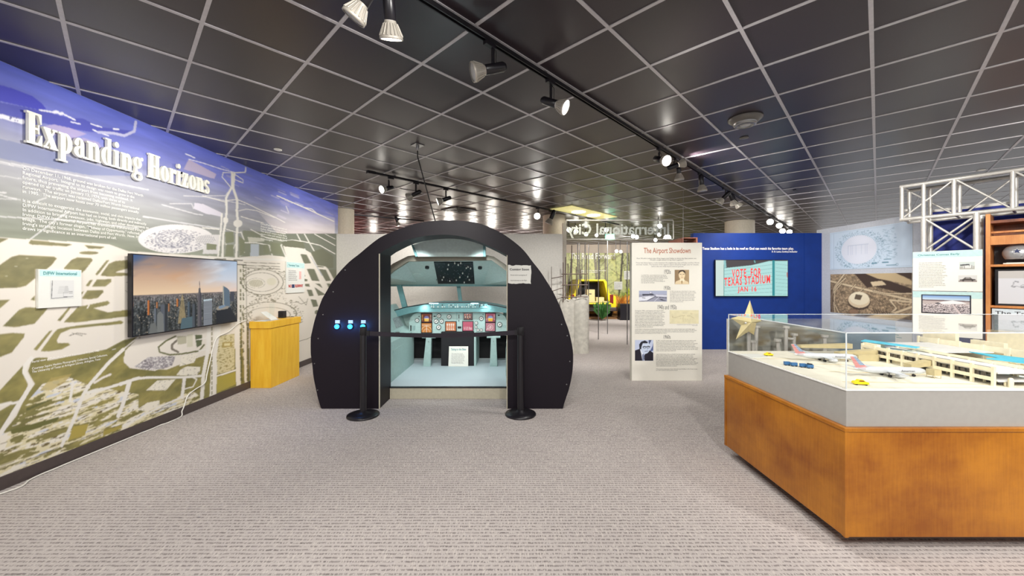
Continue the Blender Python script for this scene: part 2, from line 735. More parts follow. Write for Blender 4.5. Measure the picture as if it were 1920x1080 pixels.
# ================================================================ THE SETTING
XL = -3.8
f_ = MB().box(-6, -4, -.05, 14, 19, 0)
struct(mk('floor', f_, M['carpet']))
c_ = MB().box(-6, -4, ZC, 14, 19, ZC + .05)
struct(mk('ceiling', c_, M['tile']))
# T-bar grid
TS = .6096
th = .8029
O0 = Vector((-4.6334, 3.9088, 0)) * TS
e1 = Vector((math.cos(th), math.sin(th), 0))
e2 = Vector((-math.sin(th), math.cos(th), 0))
g = MB()


def bars(mb, d, o, rng, step, hw, zt):
    for k in range(*rng):
        p = O0 + o * (k * step)
        # clip the line p + t d to the room rectangle
        t0, t1 = -60., 60.
        for ax, lo, hi in ((0, -5.9, 13.9), (1, -3.9, 18.9)):
            if abs(d[ax]) > 1e-6:
                a, b = (lo - p[ax]) / d[ax], (hi - p[ax]) / d[ax]
                t0, t1 = max(t0, min(a, b)), min(t1, max(a, b))
        if t1 - t0 < .3:
            continue
        mb.obox(p + Z * zt, d, Z, d.cross(Z), t0, t1, 0, .012, -hw, hw)


bars(g, e1, e2, (-40, 40), TS, .0115, ZC - .006)
bars(g, e2, e1, (-40, 60), TS, .0115, ZC - .0055)
struct(mk('trim_1', g, M['tbar']))
struct(mk('wall_left', MB().box(XL - .12, -4, 0, XL - .004, 8.28, ZC), M['offwhite']))
struct(mk('baseboard_left', MB().box(XL - .004, -4, 0, XL + .012, 8.28, .1), M['base'], bevel=.003))
struct(mk('wall_back', MB().box(-6, 17.3, 0, 14, 17.4, ZC), M['backwall']))
struct(mk('wall_far_left', MB().box(-6, 8.4, 0, -5.9, 17.3, ZC), mat('dull_red_paint', (150, 84, 78), .6)))
WY = 8.2
xr = (1055 - 960) / K * WY
wt = CH + (HY - 438.5) / K * WY
o = mk('partition_wall', MB().box(XL - .004, WY, 0, xr, WY + .12, wt), M['offwhite'], bevel=.004)
tag(o, 'low white partition wall standing behind the cockpit exhibit', 'partition')
o = mk('partition_post', MB().box((1055 - 960) / K * 8.9, 8.9, 0, (1062 - 960) / K * 8.9, 9.0, CH + (HY - 418) / K * 8.9), M['offwhite'], bevel=.004)
tag(o, 'slim cream post rising beside the round column at the glass sign', 'post')
BY = 8.56
bx0, bx1 = (1300 - 960) / K * BY, 7.0
bt = CH + (HY - 437) / K * BY
o = struct(mk('wall_blue', MB().box(bx0, BY, 0, bx1, BY + .14, bt), M['blue']))
o['label'] = 'royal blue display wall'
struct(mk('trim_2', MB().box((1508 - 960) / K * BY, BY - .006, 0, (1510 - 960) / K * BY, BY, bt), M['blue']))
struct(mk('wall_right', MB().box(7.0, 6.15, 0, 7.12, BY + .14, 2.71), M['greywall']))
for (px0, px1, Y, lb) in ((632, 663, 8.75, 'leftmost'), (1018, 1060, 9.6, 'middle'), (1362, 1411, 10.5, 'right')):
    cx = ((px0 + px1) / 2 - 960) / K * Y
    r = (px1 - px0) / 2 / K * Y
    mb = MB().tube((cx, Y, 0), (cx, Y, ZC), r, 32, cap=False)
    o = mk('round_column', mb, M['column'])
    tag(o, {'leftmost': 'cream round column rising behind the end of the mural wall',
            'middle': 'cream round column rising beside the mirrored glass sign',
            'right': 'cream round column rising behind the blue wall'}[lb], 'column', 'round columns')

# ---------------------------------------------------------------- the aerial mural
def cr(ox, oy, s, pts):
    return [(ox + x / s, oy + y / s) for x, y in pts]


def paint_mural(u, v):
    Yw, Zw = u, v
    px = 960 + K * XL / np.maximum(Yw, .5)
    py = HY - K * (Zw - CH) / np.maximum(Yw, .5)
    p = Paint(px, py)
    w = Paint(Yw * 100, Zw * 100)
    # backdrop: distant land fading to blue
    t = np.clip((Zw - 1.75) / (ZC - 1.75), 0, 1)
    stops = [(0, (128, 132, 112)), (.18, (140, 143, 132)), (.4, (150, 150, 152)), (.6, (144, 145, 164)), (.8, (112, 118, 190)), (1, (92, 104, 200))]
    for i in range(3):
        p.c[:, i] = np.interp(t, [s_[0] for s_ in stops], [s_[1][i] / 255 for s_ in stops])
    nz = w.noise(40, 6, 1, 0, 3)
    p.c *= (1 + .22 * (nz - .5))[:, None]
    A = lambda q: cr(0, 420, 4.154, q)
    B = lambda q: cr(0, 660, 4.154, q)
    Cc = lambda q: cr(230, 600, 4.32, q)
    D = lambda q: cr(380, 360, 4.154, q)
    Ee = lambda q: cr(200, 280, 5.4, q)
    F = lambda q: cr(0, 280, 5.4, q)
    G = lambda q: cr(0, 110, 5.4, q)
    cream = (220, 213, 202)
    road = (224, 220, 212)
    # top left: hills, lake shore and fields
    p.poly(G([(-300, 200), (0, 265), (120, 300), (330, 380), (420, 450), (470, 510), (400, 520), (0, 430), (-300, 380)]), (70, 72, 184))
    p.poly(G([(-300, 400), (0, 440), (250, 490), (480, 540), (700, 600), (840, 605), (1000, 690), (1330, 730), (1250, 765), (900, 740), (600, 690), (380, 640), (0, 560), (-300, 500)]), (78, 82, 172))
    p.poly(G([(380, 700), (540, 665), (700, 700), (880, 760), (720, 815), (560, 770)]), (164, 154, 194))
    p.poly(G([(840, 800), (1000, 850), (1030, 900), (880, 880), (780, 830)]), (158, 150, 190))
    p.poly(G([(0, 810), (260, 870), (600, 960), (900, 1060), (1404, 1190), (900, 1180), (0, 1010), (-300, 900)]), (104, 112, 152), .7)
    for q, wd in (([(400, 520), (560, 545), (640, 560), (720, 600), (760, 622)], 2.6), ([(720, 640), (810, 662)], 2), ([(920, 660), (1030, 695)], 2),
                  ([(1150, 712), (1200, 716)], 3), ([(940, 720), (1000, 745), (1100, 780)], 2), ([(-200, 560), (0, 580), (110, 610), (230, 640)], 8)):
        p.line(G(q), wd, (226, 226, 238))
    p.ell(105, 210, 6, 3, (226, 226, 238))
    p.ell(115, 213, 5, 3, (226, 226, 238))
    for k in range(9):
        p.ell(18 + random.random() * 24, 219 + random.random() * 8, 1.6, 1, (84, 84, 140))
    p.line(G([(1375, 640), (1360, 735), (1260, 780), (1150, 755), (1000, 745)]), 5, (184, 184, 214))
    # parcels on the right of the title
    p.poly(Ee([(830, 100), (1110, 250), (1090, 300), (780, 200)]), (172, 160, 188))
    p.line(Ee([(800, 45), (890, 85)]), 2, (220, 220, 235))
    p.line(Ee([(830, 100), (980, 140), (1160, 200), (1300, 235)]), 1.6, (210, 208, 228))
    for k in range(26):
        x = 400 + random.random() * 220
        y0 = 300 + (x - 400) * .42 + random.random() * 60
        p.line([(x, y0), (x + 14, y0 + 6)], 1 + random.random() * 3, random.choice([(160, 155, 190), (118, 124, 178), (186, 182, 204)]), .6)
    p.poly(Ee([(890, 540), (980, 555), (1160, 640), (1160, 682), (1000, 650), (880, 600)]), (205, 200, 210))
    # pale pinkish field at the far end, stronger towards its lower edge
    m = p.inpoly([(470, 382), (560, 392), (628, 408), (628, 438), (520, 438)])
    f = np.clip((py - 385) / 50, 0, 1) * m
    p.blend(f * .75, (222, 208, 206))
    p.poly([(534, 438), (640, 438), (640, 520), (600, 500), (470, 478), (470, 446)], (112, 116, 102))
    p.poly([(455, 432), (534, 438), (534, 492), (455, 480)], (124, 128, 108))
    for q, wd in (([(0, 125), (230, 165), (900, 290), (1500, 410)], 2.2), ([(0, 140), (230, 182)], 1.6), ([(0, 265), (220, 300)], 1.2), ([(0, 680), (250, 695), (720, 720), (1400, 800)], 2.2),
                  ([(0, 500), (210, 510)], 1.2), ([(-100, 430), (60, 440)], 3), ([(0, 460), (100, 490), (200, 510)], 2), ([(300, 915), (480, 780), (600, 690), (700, 630)], 2.6), ([(380, 520), (470, 490)], 2)):
        p.line(F(q), wd, (206, 204, 204), .85)
    p.line([(-80, 300), (0, 303)], 2.2, (206, 204, 204))
    for q, wd in (([(370, 680), (700, 735), (1140, 800)], 2.6), ([(560, 560), (900, 655), (970, 665)], 2), ([(640, 550), (860, 550), (880, 600)], 1.6), ([(1000, 470), (1200, 470), (1240, 420)], 1.5), ([(780, 470), (1000, 480), (1404, 560)], 1.6)):
        p.line(Ee(q), wd, (206, 204, 206), .85)
    # oval terminal in the middle distance
    m = p.ell(330, 448, 71, 27, (218, 214, 212))
    p.poly([(385, 440), (414, 440), (411, 476), (380, 476)], (206, 202, 200))
    for rr in (.82, .66, .5, .34):
        p.ell(324, 449, 42 * rr, 20 * rr, (150, 150, 160), .6, r0=.88)
    nz2 = p.noise(2.2, 1.2, 4, 0, 2)
    mm = m & (nz2 > .62) & (np.hypot((px - 330) / 60, (py - 452) / 22) < 1)
    p.c[mm] = np.array((128, 128, 140)) / 255
    m = p.ell(385, 449, 19, 8, (222, 218, 214))
    st = m & (np.mod(px - .5 * py, 3.4) < 1.5)
    p.c[st] = np.array((140, 138, 146)) / 255
    # cream airfield ground
    p.poly([(-400, 440), (0, 445), (59, 449), (130, 453), (204, 458), (240, 471), (320, 476), (440, 483), (505, 478), (537, 482), (531, 461), (568, 466),
            (590, 478), (630, 520), (640, 800), (0, 960), (-400, 1400)], cream)
    p.c[(py > 440)] *= (1 + .05 * (w.noise(60, 40, 9, 0, 2)[py > 440] - .5))[:, None]
    grn = (126, 126, 88)

    def green(m_):
        n1 = w.noise(22, 12, 3, .3, 3)[m_]
        n2 = w.noise(5, 3, 6, .3, 2)[m_]
        a_ = np.array((108, 106, 66)) / 255
        b_ = np.array((160, 148, 88)) / 255
        k_ = np.clip((Zw[m_] - .9) / .9, 0, 1)[:, None]
        c1 = a_ * (1 - n1[:, None]) + b_ * n1[:, None]
        c1 = c1 * (1 - k_ * .65) + np.array((124, 120, 100)) / 255 * k_ * .65
        return c1 * (.9 + .2 * n2[:, None])
    polysA = [
        [(-400, 420), (0, 320), (90, 258), (150, 243), (420, 255), (440, 268), (400, 320), (350, 360), (275, 350), (275, 420), (200, 480), (150, 493), (0, 500), (-400, 560)],
        [(500, 345), (560, 280), (600, 263), (710, 268), (722, 280), (660, 360), (620, 390), (615, 355), (500, 350)],
        [(225, 150), (240, 125), (560, 160), (520, 172), (250, 160)], [(660, 165), (810, 180), (780, 192), (690, 190)],
        [(-200, 90), (60, 115), (0, 145), (-200, 170)], [(745, 390), (830, 285), (848, 283), (770, 385), (755, 398)],
        [(785, 400), (850, 310), (900, 290), (1030, 280), (1030, 335), (920, 365), (890, 378), (1000, 385), (1000, 400), (850, 408)],
        [(670, 480), (700, 440), (720, 437), (690, 485)], [(720, 485), (755, 435), (865, 430), (865, 450), (820, 485)],
        [(640, 580), (680, 520), (800, 515), (805, 530), (760, 575), (700, 585)], [(615, 540), (650, 527), (620, 570)],
        [(500, 765), (610, 645), (650, 640), (840, 600), (855, 615), (830, 632), (720, 655), (840, 690), (1030, 665), (1080, 660), (1080, 705), (1030, 715), (760, 745), (600, 765)],
        [(450, 750), (535, 650), (550, 650), (470, 755)], [(25, 795), (60, 760), (150, 670), (200, 650), (370, 655), (360, 670), (290, 750), (270, 775), (120, 803)],
        [(240, 590), (270, 560), (270, 595)], [(-200, 610), (75, 590), (0, 655), (-200, 780)],
        [(-200, 900), (0, 860), (100, 850), (190, 855), (185, 880), (90, 1000), (0, 1035), (-200, 1120)], [(265, 975), (385, 835), (405, 832), (285, 985)],
        [(320, 990), (420, 850), (450, 820), (550, 800), (940, 755), (960, 765), (945, 778), (800, 790), (550, 815), (470, 850), (440, 905), (450, 930), (530, 928), (545, 940), (480, 975), (380, 990)]]
    edge = (176, 168, 138)
    for q in polysA:
        Q = A(q)
        p.line(Q + Q[:1], 1.6, edge)
        p.poly(Q, green)
    p.ell(166.8, 474.2, 18.5, 3.4, edge)
    p.ell(166.8, 474.2, 17.5, 2.9, green)
    p.line(A([(680, 655), (695, 630)]), 2.2, cream)
    p.line(A([(540, 870), (600, 850), (670, 858)]), 1.2, (90, 84, 74))
    p.line(A([(560, 850), (610, 862), (640, 870)]), 1, (90, 84, 74))
    for x, y in ((50, 405), (125, 330), (210, 265)):
        p.line(A([(x - 9, y), (x + 9, y + 2)]), 1, (190, 186, 160))
    for q in ([(985, 455), (1020, 450), (1000, 475)], [(975, 515), (990, 530), (1030, 515)]):
        p.line(A(q), .8, (90, 90, 84))
    # lower country: greens
    low = [
        B([(-500, 560), (0, 300), (200, 85), (180, 140), (185, 190), (215, 250), (210, 290), (160, 370), (90, 395), (90, 380), (0, 400), (-500, 700)]),
        B([(-500, 740), (0, 460), (80, 415), (130, 405), (100, 470), (0, 620), (-500, 1300)]),
        B([(220, 150), (250, 60), (290, 45), (370, 45), (370, 70), (830, -20), (960, -90), (1080, -120), (1120, -90), (1010, 0), (960, 40), (962, 60), (985, 90), (1080, 130), (1300, 140), (1500, 60),
           (1750, -20), (1940, -30), (1950, 420), (1500, 640), (1080, 820), (0, 1240), (-500, 1400), (-500, 900), (0, 660), (130, 500), (200, 350), (275, 250), (240, 190)])]
    for q in low:
        p.line(q + q[:1], 1.5, edge)
        p.poly(q, green)
    # suburb: streaky roofs and streets
    reg = p.inpoly(B([(-500, 700), (0, 640), (120, 560), (200, 400), (330, 250), (520, 190), (700, 260), (1080, 330), (1080, 480), (1500, 300), (1650, 420), (1650, 700), (1000, 1000), (0, 1300), (-500, 1400)]))
    n1 = w.noise(30, 5.5, 11, .05, 2)
    n2 = w.noise(9, 2.0, 12, .05, 3)
    n3 = w.noise(6, .8, 15, .06, 2)
    dens = np.clip((700 + 0 * px - py) / 120, -1, 1) * .0
    f = (n1 * .6 + n2 * .4) > .41
    p.c[reg & f] = np.array((216, 206, 170)) / 255
    f2 = reg & ((n1 * .45 + n2 * .55) > .53)
    p.c[f2] = np.array((226, 220, 206)) / 255
    f3 = reg & (n3 < .3) & f
    p.c[f3] = np.array((110, 98, 62)) / 255
    rb = w.noise(12, 2.4, 21, .1, 2)
    m = reg & (rb > .72) & f2
    p.c[m] = np.array((196, 200, 210)) / 255
    p.poly(B([(570, 580), (690, 560), (660, 650), (530, 690)]), (168, 152, 76))
    p.poly(B([(810, 600), (960, 565), (950, 590), (800, 660)]), (160, 146, 74))
    p.poly(B([(80, 610), (250, 560), (460, 505), (440, 540), (250, 610), (90, 640)]), (104, 104, 58))
    p.poly(B([(200, 440), (300, 400), (460, 345), (300, 420), (210, 460)]), (100, 100, 60))
    p.poly(B([(310, 300), (400, 200), (560, 170), (500, 240), (400, 300)]), (176, 158, 96), .7)
    p.poly(B([(690, 270), (860, 90), (950, 80), (1080, 150), (1080, 195), (900, 250), (720, 290)]), green)
    p.line(B([(735, 240), (800, 200), (860, 175)]), 4, cream)
    p.line(B([(480, 45), (940, -30)]), 0.1, road)
    for q, wd in (([(960, -20), (850, 80), (700, 250), (650, 330), (560, 560), (480, 730)], 6), ([(680, 318), (870, 270), (1080, 200)], 5), ([(1010, 240), (960, 400), (920, 500)], 7),
                  ([(245, 50), (195, 110), (190, 160), (245, 250), (180, 360), (100, 480), (0, 640), (-200, 960)], 8), ([(130, 395), (60, 400), (-60, 430)], 4), ([(570, 230), (545, 380)], 5)):
        p.line(B(q), wd, road)
    p.line(A([(1080, 880), (980, 960), (880, 1040)]), 2.5, cream)
    p.line(A([(1040, 900), (940, 930), (850, 990)]), 1.2, (100, 96, 66))
    for q in ([(0, 915), (480, 745), (700, 650), (960, 560)], [(120, 880), (450, 745)], [(610, 500), (880, 420)], [(260, 660), (520, 590)], [(200, 520), (600, 420)]):
        p.line(B(q), 1.0, (84, 76, 56), .8)
    # region C : terminal loop, motorway strip
    p.poly(Cc([(20, 250), (120, 150), (300, 120), (440, 110), (640, 60), (660, 240), (480, 262), (430, 300), (400, 370), (260, 412), (60, 390), (8, 340)]), cream)
    m = p.poly(Cc([(90, 380), (150, 340), (210, 300), (430, 290), (400, 370), (330, 395), (200, 405)]), (150, 144, 148))
    nn = p.noise(2.4, 1.3, 31, .1, 2)
    p.c[m & (nn > .6)] = np.array((214, 210, 206)) / 255
    p.c[m & (nn < .3)] = np.array((96, 92, 96)) / 255
    p.line(Cc([(430, 130), (350, 170), (290, 220), (300, 260), (380, 282), (480, 275), (620, 250), (660, 200)]), 3, (104, 106, 70))
    p.line(Cc([(440, 165), (400, 200), (400, 235), (450, 260)]), 4, (120, 112, 100))
    p.poly(Cc([(440, 130), (515, 130), (515, 190), (445, 200)]), (176, 172, 150))
    p.poly(Cc([(520, 120), (570, 110), (570, 215), (520, 220)]), (204, 200, 180))
    p.poly(Cc([(585, 120), (645, 120), (640, 200), (600, 225)]), (92, 100, 74))
    for q in ([(480, 295), (610, 270), (580, 345), (460, 375)], [(435, 445), (470, 400), (520, 375), (630, 380), (625, 420), (600, 445), (470, 450)],
              [(190, 570), (280, 490), (430, 480), (350, 570)], [(110, 730), (200, 670), (300, 650), (300, 690), (210, 740)]):
        m = p.poly(Cc(q), (226, 220, 204))
        p.c[m & (nn < .24)] = np.array((120, 116, 110)) / 255
    p.ell(*Cc([(437, 330)])[0], 3, 2.2, cream)
    for q, wd in (([(-20, 525), (60, 495), (120, 475), (200, 466), (500, 464), (640, 452)], 4.5), ([(500, 470), (490, 560), (480, 625)], 6), ([(480, 625), (350, 680), (0, 860)], 3), ([(50, 500), (0, 680)], 6),
                  ([(700, 60), (690, 250), (655, 440), (640, 650)], 7), ([(770, 50), (745, 300), (730, 620)], 12), ([(928, 10), (932, 300), (940, 540)], 9), ([(985, 10), (1000, 500)], 6),
                  ([(560, 460), (600, 480), (570, 540), (500, 560)], 2.2), ([(760, 455), (920, 405)], 3), ([(600, 160), (690, 145)], 2), ([(620, 250), (690, 235)], 3)):
        p.line(Cc(q), wd, road)
    m = p.poly(Cc([(785, 130), (905, 110), (905, 400), (770, 440), (760, 300)]), (206, 196, 158))
    p.c[m & (nn > .64)] = np.array((150, 138, 90)) / 255
    p.poly(Cc([(805, 180), (885, 175), (885, 215), (805, 225)]), (168, 150, 92))
    p.poly(Cc([(822, 190), (868, 187), (868, 207), (822, 210)]), (214, 204, 160))
    p.poly(Cc([(762, 465), (912, 420), (916, 520), (765, 590)]), (166, 154, 74))
    for x_ in (960, 1012):
        for k in range(14):
            p.line(Cc([(x_, 30 + k * 34), (x_ + 2, 48 + k * 34)]), 3.5, random.choice([(104, 104, 66), (92, 96, 66), (150, 140, 90)]))
    for k in range(14):
        p.line(Cc([(724, 60 + k * 40), (722, 82 + k * 40)]), 2, (116, 112, 72))
    # region D : motorways north, rings, east airfield
    rd = (222, 218, 210)
    for q, wd in (([(435, 324), (435, 350), (424, 371), (425, 395), (423, 417), (418.5, 440), (417, 482)], 4), ([(439, 326), (437, 352), (445, 376), (444, 395), (446, 417), (444, 440), (443, 484)], 4.5),
                  ([(416, 401), (414, 432), (409, 480)], 3), ([(452, 435), (458, 451), (458, 473), (450, 480)], 2), ([(435, 324), (418.5, 323.5), (416.6, 332), (426, 343), (433, 352)], 1.4),
                  ([(439, 326), (455.5, 337), (455.5, 343), (441, 337)], 1.4), ([(440, 324), (460, 323), (461, 314)], 2), ([(445, 374), (464, 382), (515, 407), (534, 417)], 1.4),
                  ([(452, 406), (493, 418)], 1.5), ([(445, 396), (462, 392), (481, 395), (515, 408)], 1.2), ([(519.6, 367), (570, 389), (625.6, 415)], 2), ([(380, 367), (423, 379)], 1.4),
                  ([(380, 427), (411, 430)], 2), ([(423, 380), (425, 376), (445, 374)], 1.4), ([(425, 430), (445, 436), (452, 436)], 1.4), ([(423, 455), (426, 466), (438, 466), (441, 458)], 1.4),
                  ([(527, 460), (533, 452), (548, 450), (570, 453), (600, 460), (628, 476)], 1.6), ([(527, 460), (540, 492)], 2), ([(557, 439), (573, 470)], 1.8), ([(571, 439), (600, 490)], 1.8),
                  ([(590, 439), (628, 460)], 1.5), ([(610, 439), (628, 448)], 1.2), ([(455, 455), (480, 455), (505, 460), (512, 485)], 2), ([(470, 430), (500, 446), (530, 452)], 1.5),
                  ([(571, 389), (585, 392), (592, 398)], 1.5)):
        p.line(q, wd, rd)
    p.ell(446, 419, 8.5, 7, rd)
    p.ell(423, 413, 5, 6, rd)
    for q in ([(280, 340), (330, 380), (325, 480), (290, 500)], [(470, 410), (510, 410), (520, 480), (480, 480)], [(525, 395), (600, 400), (620, 485), (530, 480)], [(175, 310), (240, 310), (245, 390), (180, 400)],
              [(185, 410), (240, 410), (240, 500), (175, 500)], [(30, 400), (110, 410), (105, 450), (30, 450)]):
        p.poly(D(q), (122, 126, 100))
    p.poly(D([(375, 405), (440, 405), (440, 500), (370, 500)]), (176, 184, 192))
    p.poly(D([(350, 350), (480, 360), (480, 385), (360, 390)]), (196, 194, 180))
    for q in ([(610, 400), (640, 380), (700, 375), (780, 390), (800, 440), (640, 425)], [(760, 483), (810, 488), (845, 555), (790, 558)], [(840, 470), (930, 440), (1020, 500), (1020, 590), (890, 570)],
              [(810, 598), (870, 600), (910, 695), (850, 690)], [(905, 600), (960, 605), (1000, 690), (960, 695)], [(980, 605), (1040, 605), (1040, 700), (1022, 680)], [(890, 575), (940, 580), (940, 588), (895, 585)],
              [(965, 580), (1010, 582), (1010, 592), (970, 590)], [(795, 715), (830, 715), (835, 738), (800, 735)], [(875, 712), (915, 715), (935, 750)], [(870, 740), (960, 800), (900, 808)],
              [(810, 760), (850, 762), (865, 810), (830, 812)], [(840, 835), (885, 840), (900, 890), (860, 895)], [(965, 712), (1015, 715), (990, 765)], [(925, 830), (960, 825), (940, 850)], [(920, 850), (945, 870), (935, 885)],
              [(785, 640), (800, 650), (795, 660)], [(790, 675), (815, 680), (815, 695), (790, 695)], [(1000, 790), (1040, 790), (1040, 900), (960, 900)]):
        p.poly(D(q), (104, 106, 86))
    p.ell(594.7, 585.5, 4.8, 4.3, (104, 106, 86))
    p.line(D([(840, 500), (930, 650)]), 1.4, (170, 174, 186))
    p.line(D([(650, 110), (670, 160)]), 1, rd)
    for y_ in (548, 572, 590):
        p.line(D([(320, y_), (600, y_ + 10)]), 1.0, (110, 106, 84))
    p.line(D([(0, 512), (640, 530)]), 3.4, rd)
    for q in ([(95, 522), (180, 524)], [(245, 530), (310, 532)], [(265, 565), (330, 567)]):
        p.line(D(q), 2, (90, 88, 76))
    ink = (104, 100, 80)
    for (cx, cy, rx, ry) in ((492, 529, 40, 24), (490, 529, 33, 18), (480, 531, 17, 9.5), (505, 588, 52, 22), (505, 590, 40, 14)):
        p.ell(cx, cy, rx, ry, ink, .8, r0=.955)
    m = p.ell(480, 531, 14, 7, (214, 208, 190))
    p.c[m & (np.mod(px - .4 * py, 3.2) < 1.3)] = np.array((140, 134, 112)) / 255
    p.ell(509, 528, 9, 7, (212, 206, 186))
    ring = (np.hypot((px - 495) / 46, (py - 529) / 28) < 1.12) & (np.hypot((px - 495) / 46, (py - 529) / 28) > .82) & (px > 455)
    p.c[ring & (nn < .36)] = np.array((110, 106, 84)) / 255
    ring = (np.hypot((px - 512) / 55, (py - 590) / 34) < 1.05) & (np.hypot((px - 512) / 55, (py - 590) / 34) > .7)
    p.c[ring & (nn < .33)] = np.array((120, 114, 92)) / 255
    for x_ in (451, 456):
        for k in range(24):
            p.line([(x_, 498 + k * 7.5), (x_ + .4, 502 + k * 7.5)], 2.6, random.choice([(112, 110, 74), (98, 100, 70), (214, 208, 190)]))
    p.line([(461, 495), (464, 700)], 1.2, (110, 106, 84))
    for q in ([(555, 565), (565, 570), (575, 566)], [(560, 556), (574, 572), (577, 560)], [(544, 568), (560, 566)], [(560, 640), (575, 636), (590, 628)], [(556, 608), (568, 603)]):
        p.line(q, .9, ink)
    return p.c


pxs = np.concatenate([np.linspace(-420, -12, 90), np.linspace(-10, 632, 700)])
Ym = XL * K / (pxs - 960)
Ym = np.append(Ym[Ym < 8.26], 8.27)
zm = np.linspace(.1, ZC - .002, 660)


def pos_m(a, b):
    return np.stack([np.full_like(a, XL), a, b], -1)


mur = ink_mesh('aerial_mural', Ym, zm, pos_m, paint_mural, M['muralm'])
tag(mur, 'aerial airport view printed across the whole left wall', 'mural')

# raised title letters --------------------------------------------------
def ring(cx, cy, ro, ri, a0, a1, n=18):
    o_, i_ = [], []
    for k in range(n + 1):
        a = math.radians(a0 + (a1 - a0) * k / n)
        o_.append((cx + ro[0] * math.cos(a), cy + ro[1] * math.sin(a)))
        i_.append((cx + ri[0] * math.cos(a), cy + ri[1] * math.sin(a)))
    return [[o_[k], o_[k + 1], i_[k + 1], i_[k]] for k in range(n)]


def R(x0, y0, x1, y1):
    return [[(x0, y0), (x1, y0), (x1, y1), (x0, y1)]]


def ball(x, y, r):
    return [[(x + r * math.cos(k * math.pi / 8), y + r * math.sin(k * math.pi / 8)) for k in range(16)]]


GL = {
    'E': (.56, R(.07, 0, .29, 1) + R(0, 0, .5, .07) + R(0, .93, .5, 1) + [[(.40, .93), (.52, 1), (.52, .68), (.48, .68)], [(.42, .07), (.56, .34), (.52, .34), (.56, 0), (.4, 0)][:0] or [(.38, .05), (.5, .34), (.54, .34), (.54, 0), (.4, 0)]] + R(.27, .47, .42, .54) + R(.39, .36, .44, .65)),
    'x': (.54, [[(.02, .62), (.24, .62), (.52, .04), (.29, .04)], [(.04, .04), (.11, .04), (.45, .62), (.38, .62)]] + R(0, .6, .27, .66) + R(.33, .6, .52, .66) + R(0, 0, .19, .06) + R(.25, 0, .55, .06)),
    'p': (.56, R(.08, -.3, .28, .66) + R(0, -.3, .36, -.24) + R(0, .6, .28, .66) + ring(.26, .33, (.29, .34), (.09, .27), -90, 90)),
    'a': (.56, R(.29, .03, .47, .48) + ring(.26, .45, (.21, .22), (.04, .16), 0, 165) + ball(.13, .47, .095) + ring(.28, .19, (.27, .2), (.08, .13), 80, 280) + R(.38, 0, .56, .07)),
    'n': (.62, R(.07, 0, .26, .66) + R(0, 0, .32, .06) + R(0, .6, .26, .66) + ring(.35, .42, (.2, .25), (.02, .17), 0, 150) + R(.36, 0, .55, .44) + R(.33, 0, .61, .06)),
    'd': (.57, ring(.3, .33, (.3, .34), (.1, .27), 90, 270) + R(.29, 0, .48, 1) + R(.19, .94, .48, 1) + R(.3, 0, .56, .06)),
    'i': (.36, R(.08, 0, .27, .66) + R(0, 0, .35, .06) + R(0, .6, .27, .66) + ball(.17, .87, .11)),
    'g': (.55, ring(.25, .44, (.23, .23), (.07, .17), 0, 360, 28) + ring(.26, -.1, (.26, .17), (.14, .1), -180, 180, 28) + ball(.47, .62, .07) + [[(.1, .25), (.2, .24), (.22, .04), (.06, .02)], [(.07, .0), (.12, .1), (.44, .06), (.5, -.06), (.4, -.04)]]),
    'H': (.72, R(.07, 0, .28, 1) + R(.42, 0, .63, 1) + R(0, 0, .34, .07) + R(0, .93, .34, 1) + R(.36, 0, .7, .07) + R(.36, .93, .7, 1) + R(.27, .46, .43, .54)),
    'o': (.54, ring(.26, .33, (.26, .34), (.08, .27), 0, 360, 30)),
    'r': (.48, R(.07, 0, .26, .66) + R(0, 0, .34, .06) + R(0, .6, .26, .66) + ring(.36, .42, (.16, .24), (.1, .14), 60, 160) + ball(.38, .55, .1)),
    'z': (.5, R(.03, .58, .46, .66) + R(.02, 0, .46, .08) + [[(.24, .6), (.46, .6), (.24, .06), (.02, .06)], [(.03, .66), (.03, .42), (.08, .42), (.14, .6)], [(.46, 0), (.46, .26), (.41, .26), (.35, .06)]]),
    's': (.46, ring(.22, .49, (.2, .18), (.07, .1), 40, 250) + ring(.22, .18, (.21, .19), (.07, .1), -150, 80) + [[(.04, .46), (.14, .32), (.4, .22), (.42, .16), (.36, .3), (.2, .42)]] + ball(.35, .56, .07) + ball(.08, .1, .08)),
}
tY0, tY1 = 2.937, 4.72
tz, tcap = 2.63, .252
word = 'Expanding Horizons'
adv = []
xx = 0
for ch in word:
    if ch == ' ':
        xx += .34
        continue
    adv.append((ch, xx))
    xx += GL[ch][0] + .025
sx = (tY1 - tY0) / xx
title = thing('wall_title', 'raised cream serif letters reading Expanding Horizons high on the aerial mural', 'lettering', (XL, tY0, tz))
for ch, a in adv:
    mb = MB()
    for kq, q in enumerate(GL[ch][1]):
        mb.prism([(XL + .012 + .00013 * kq, tY0 + (a + x) * sx, tz + y * tcap) for x, y in q], (.026, 0, 0))
    mk('letter', mb, M['letters'], title)

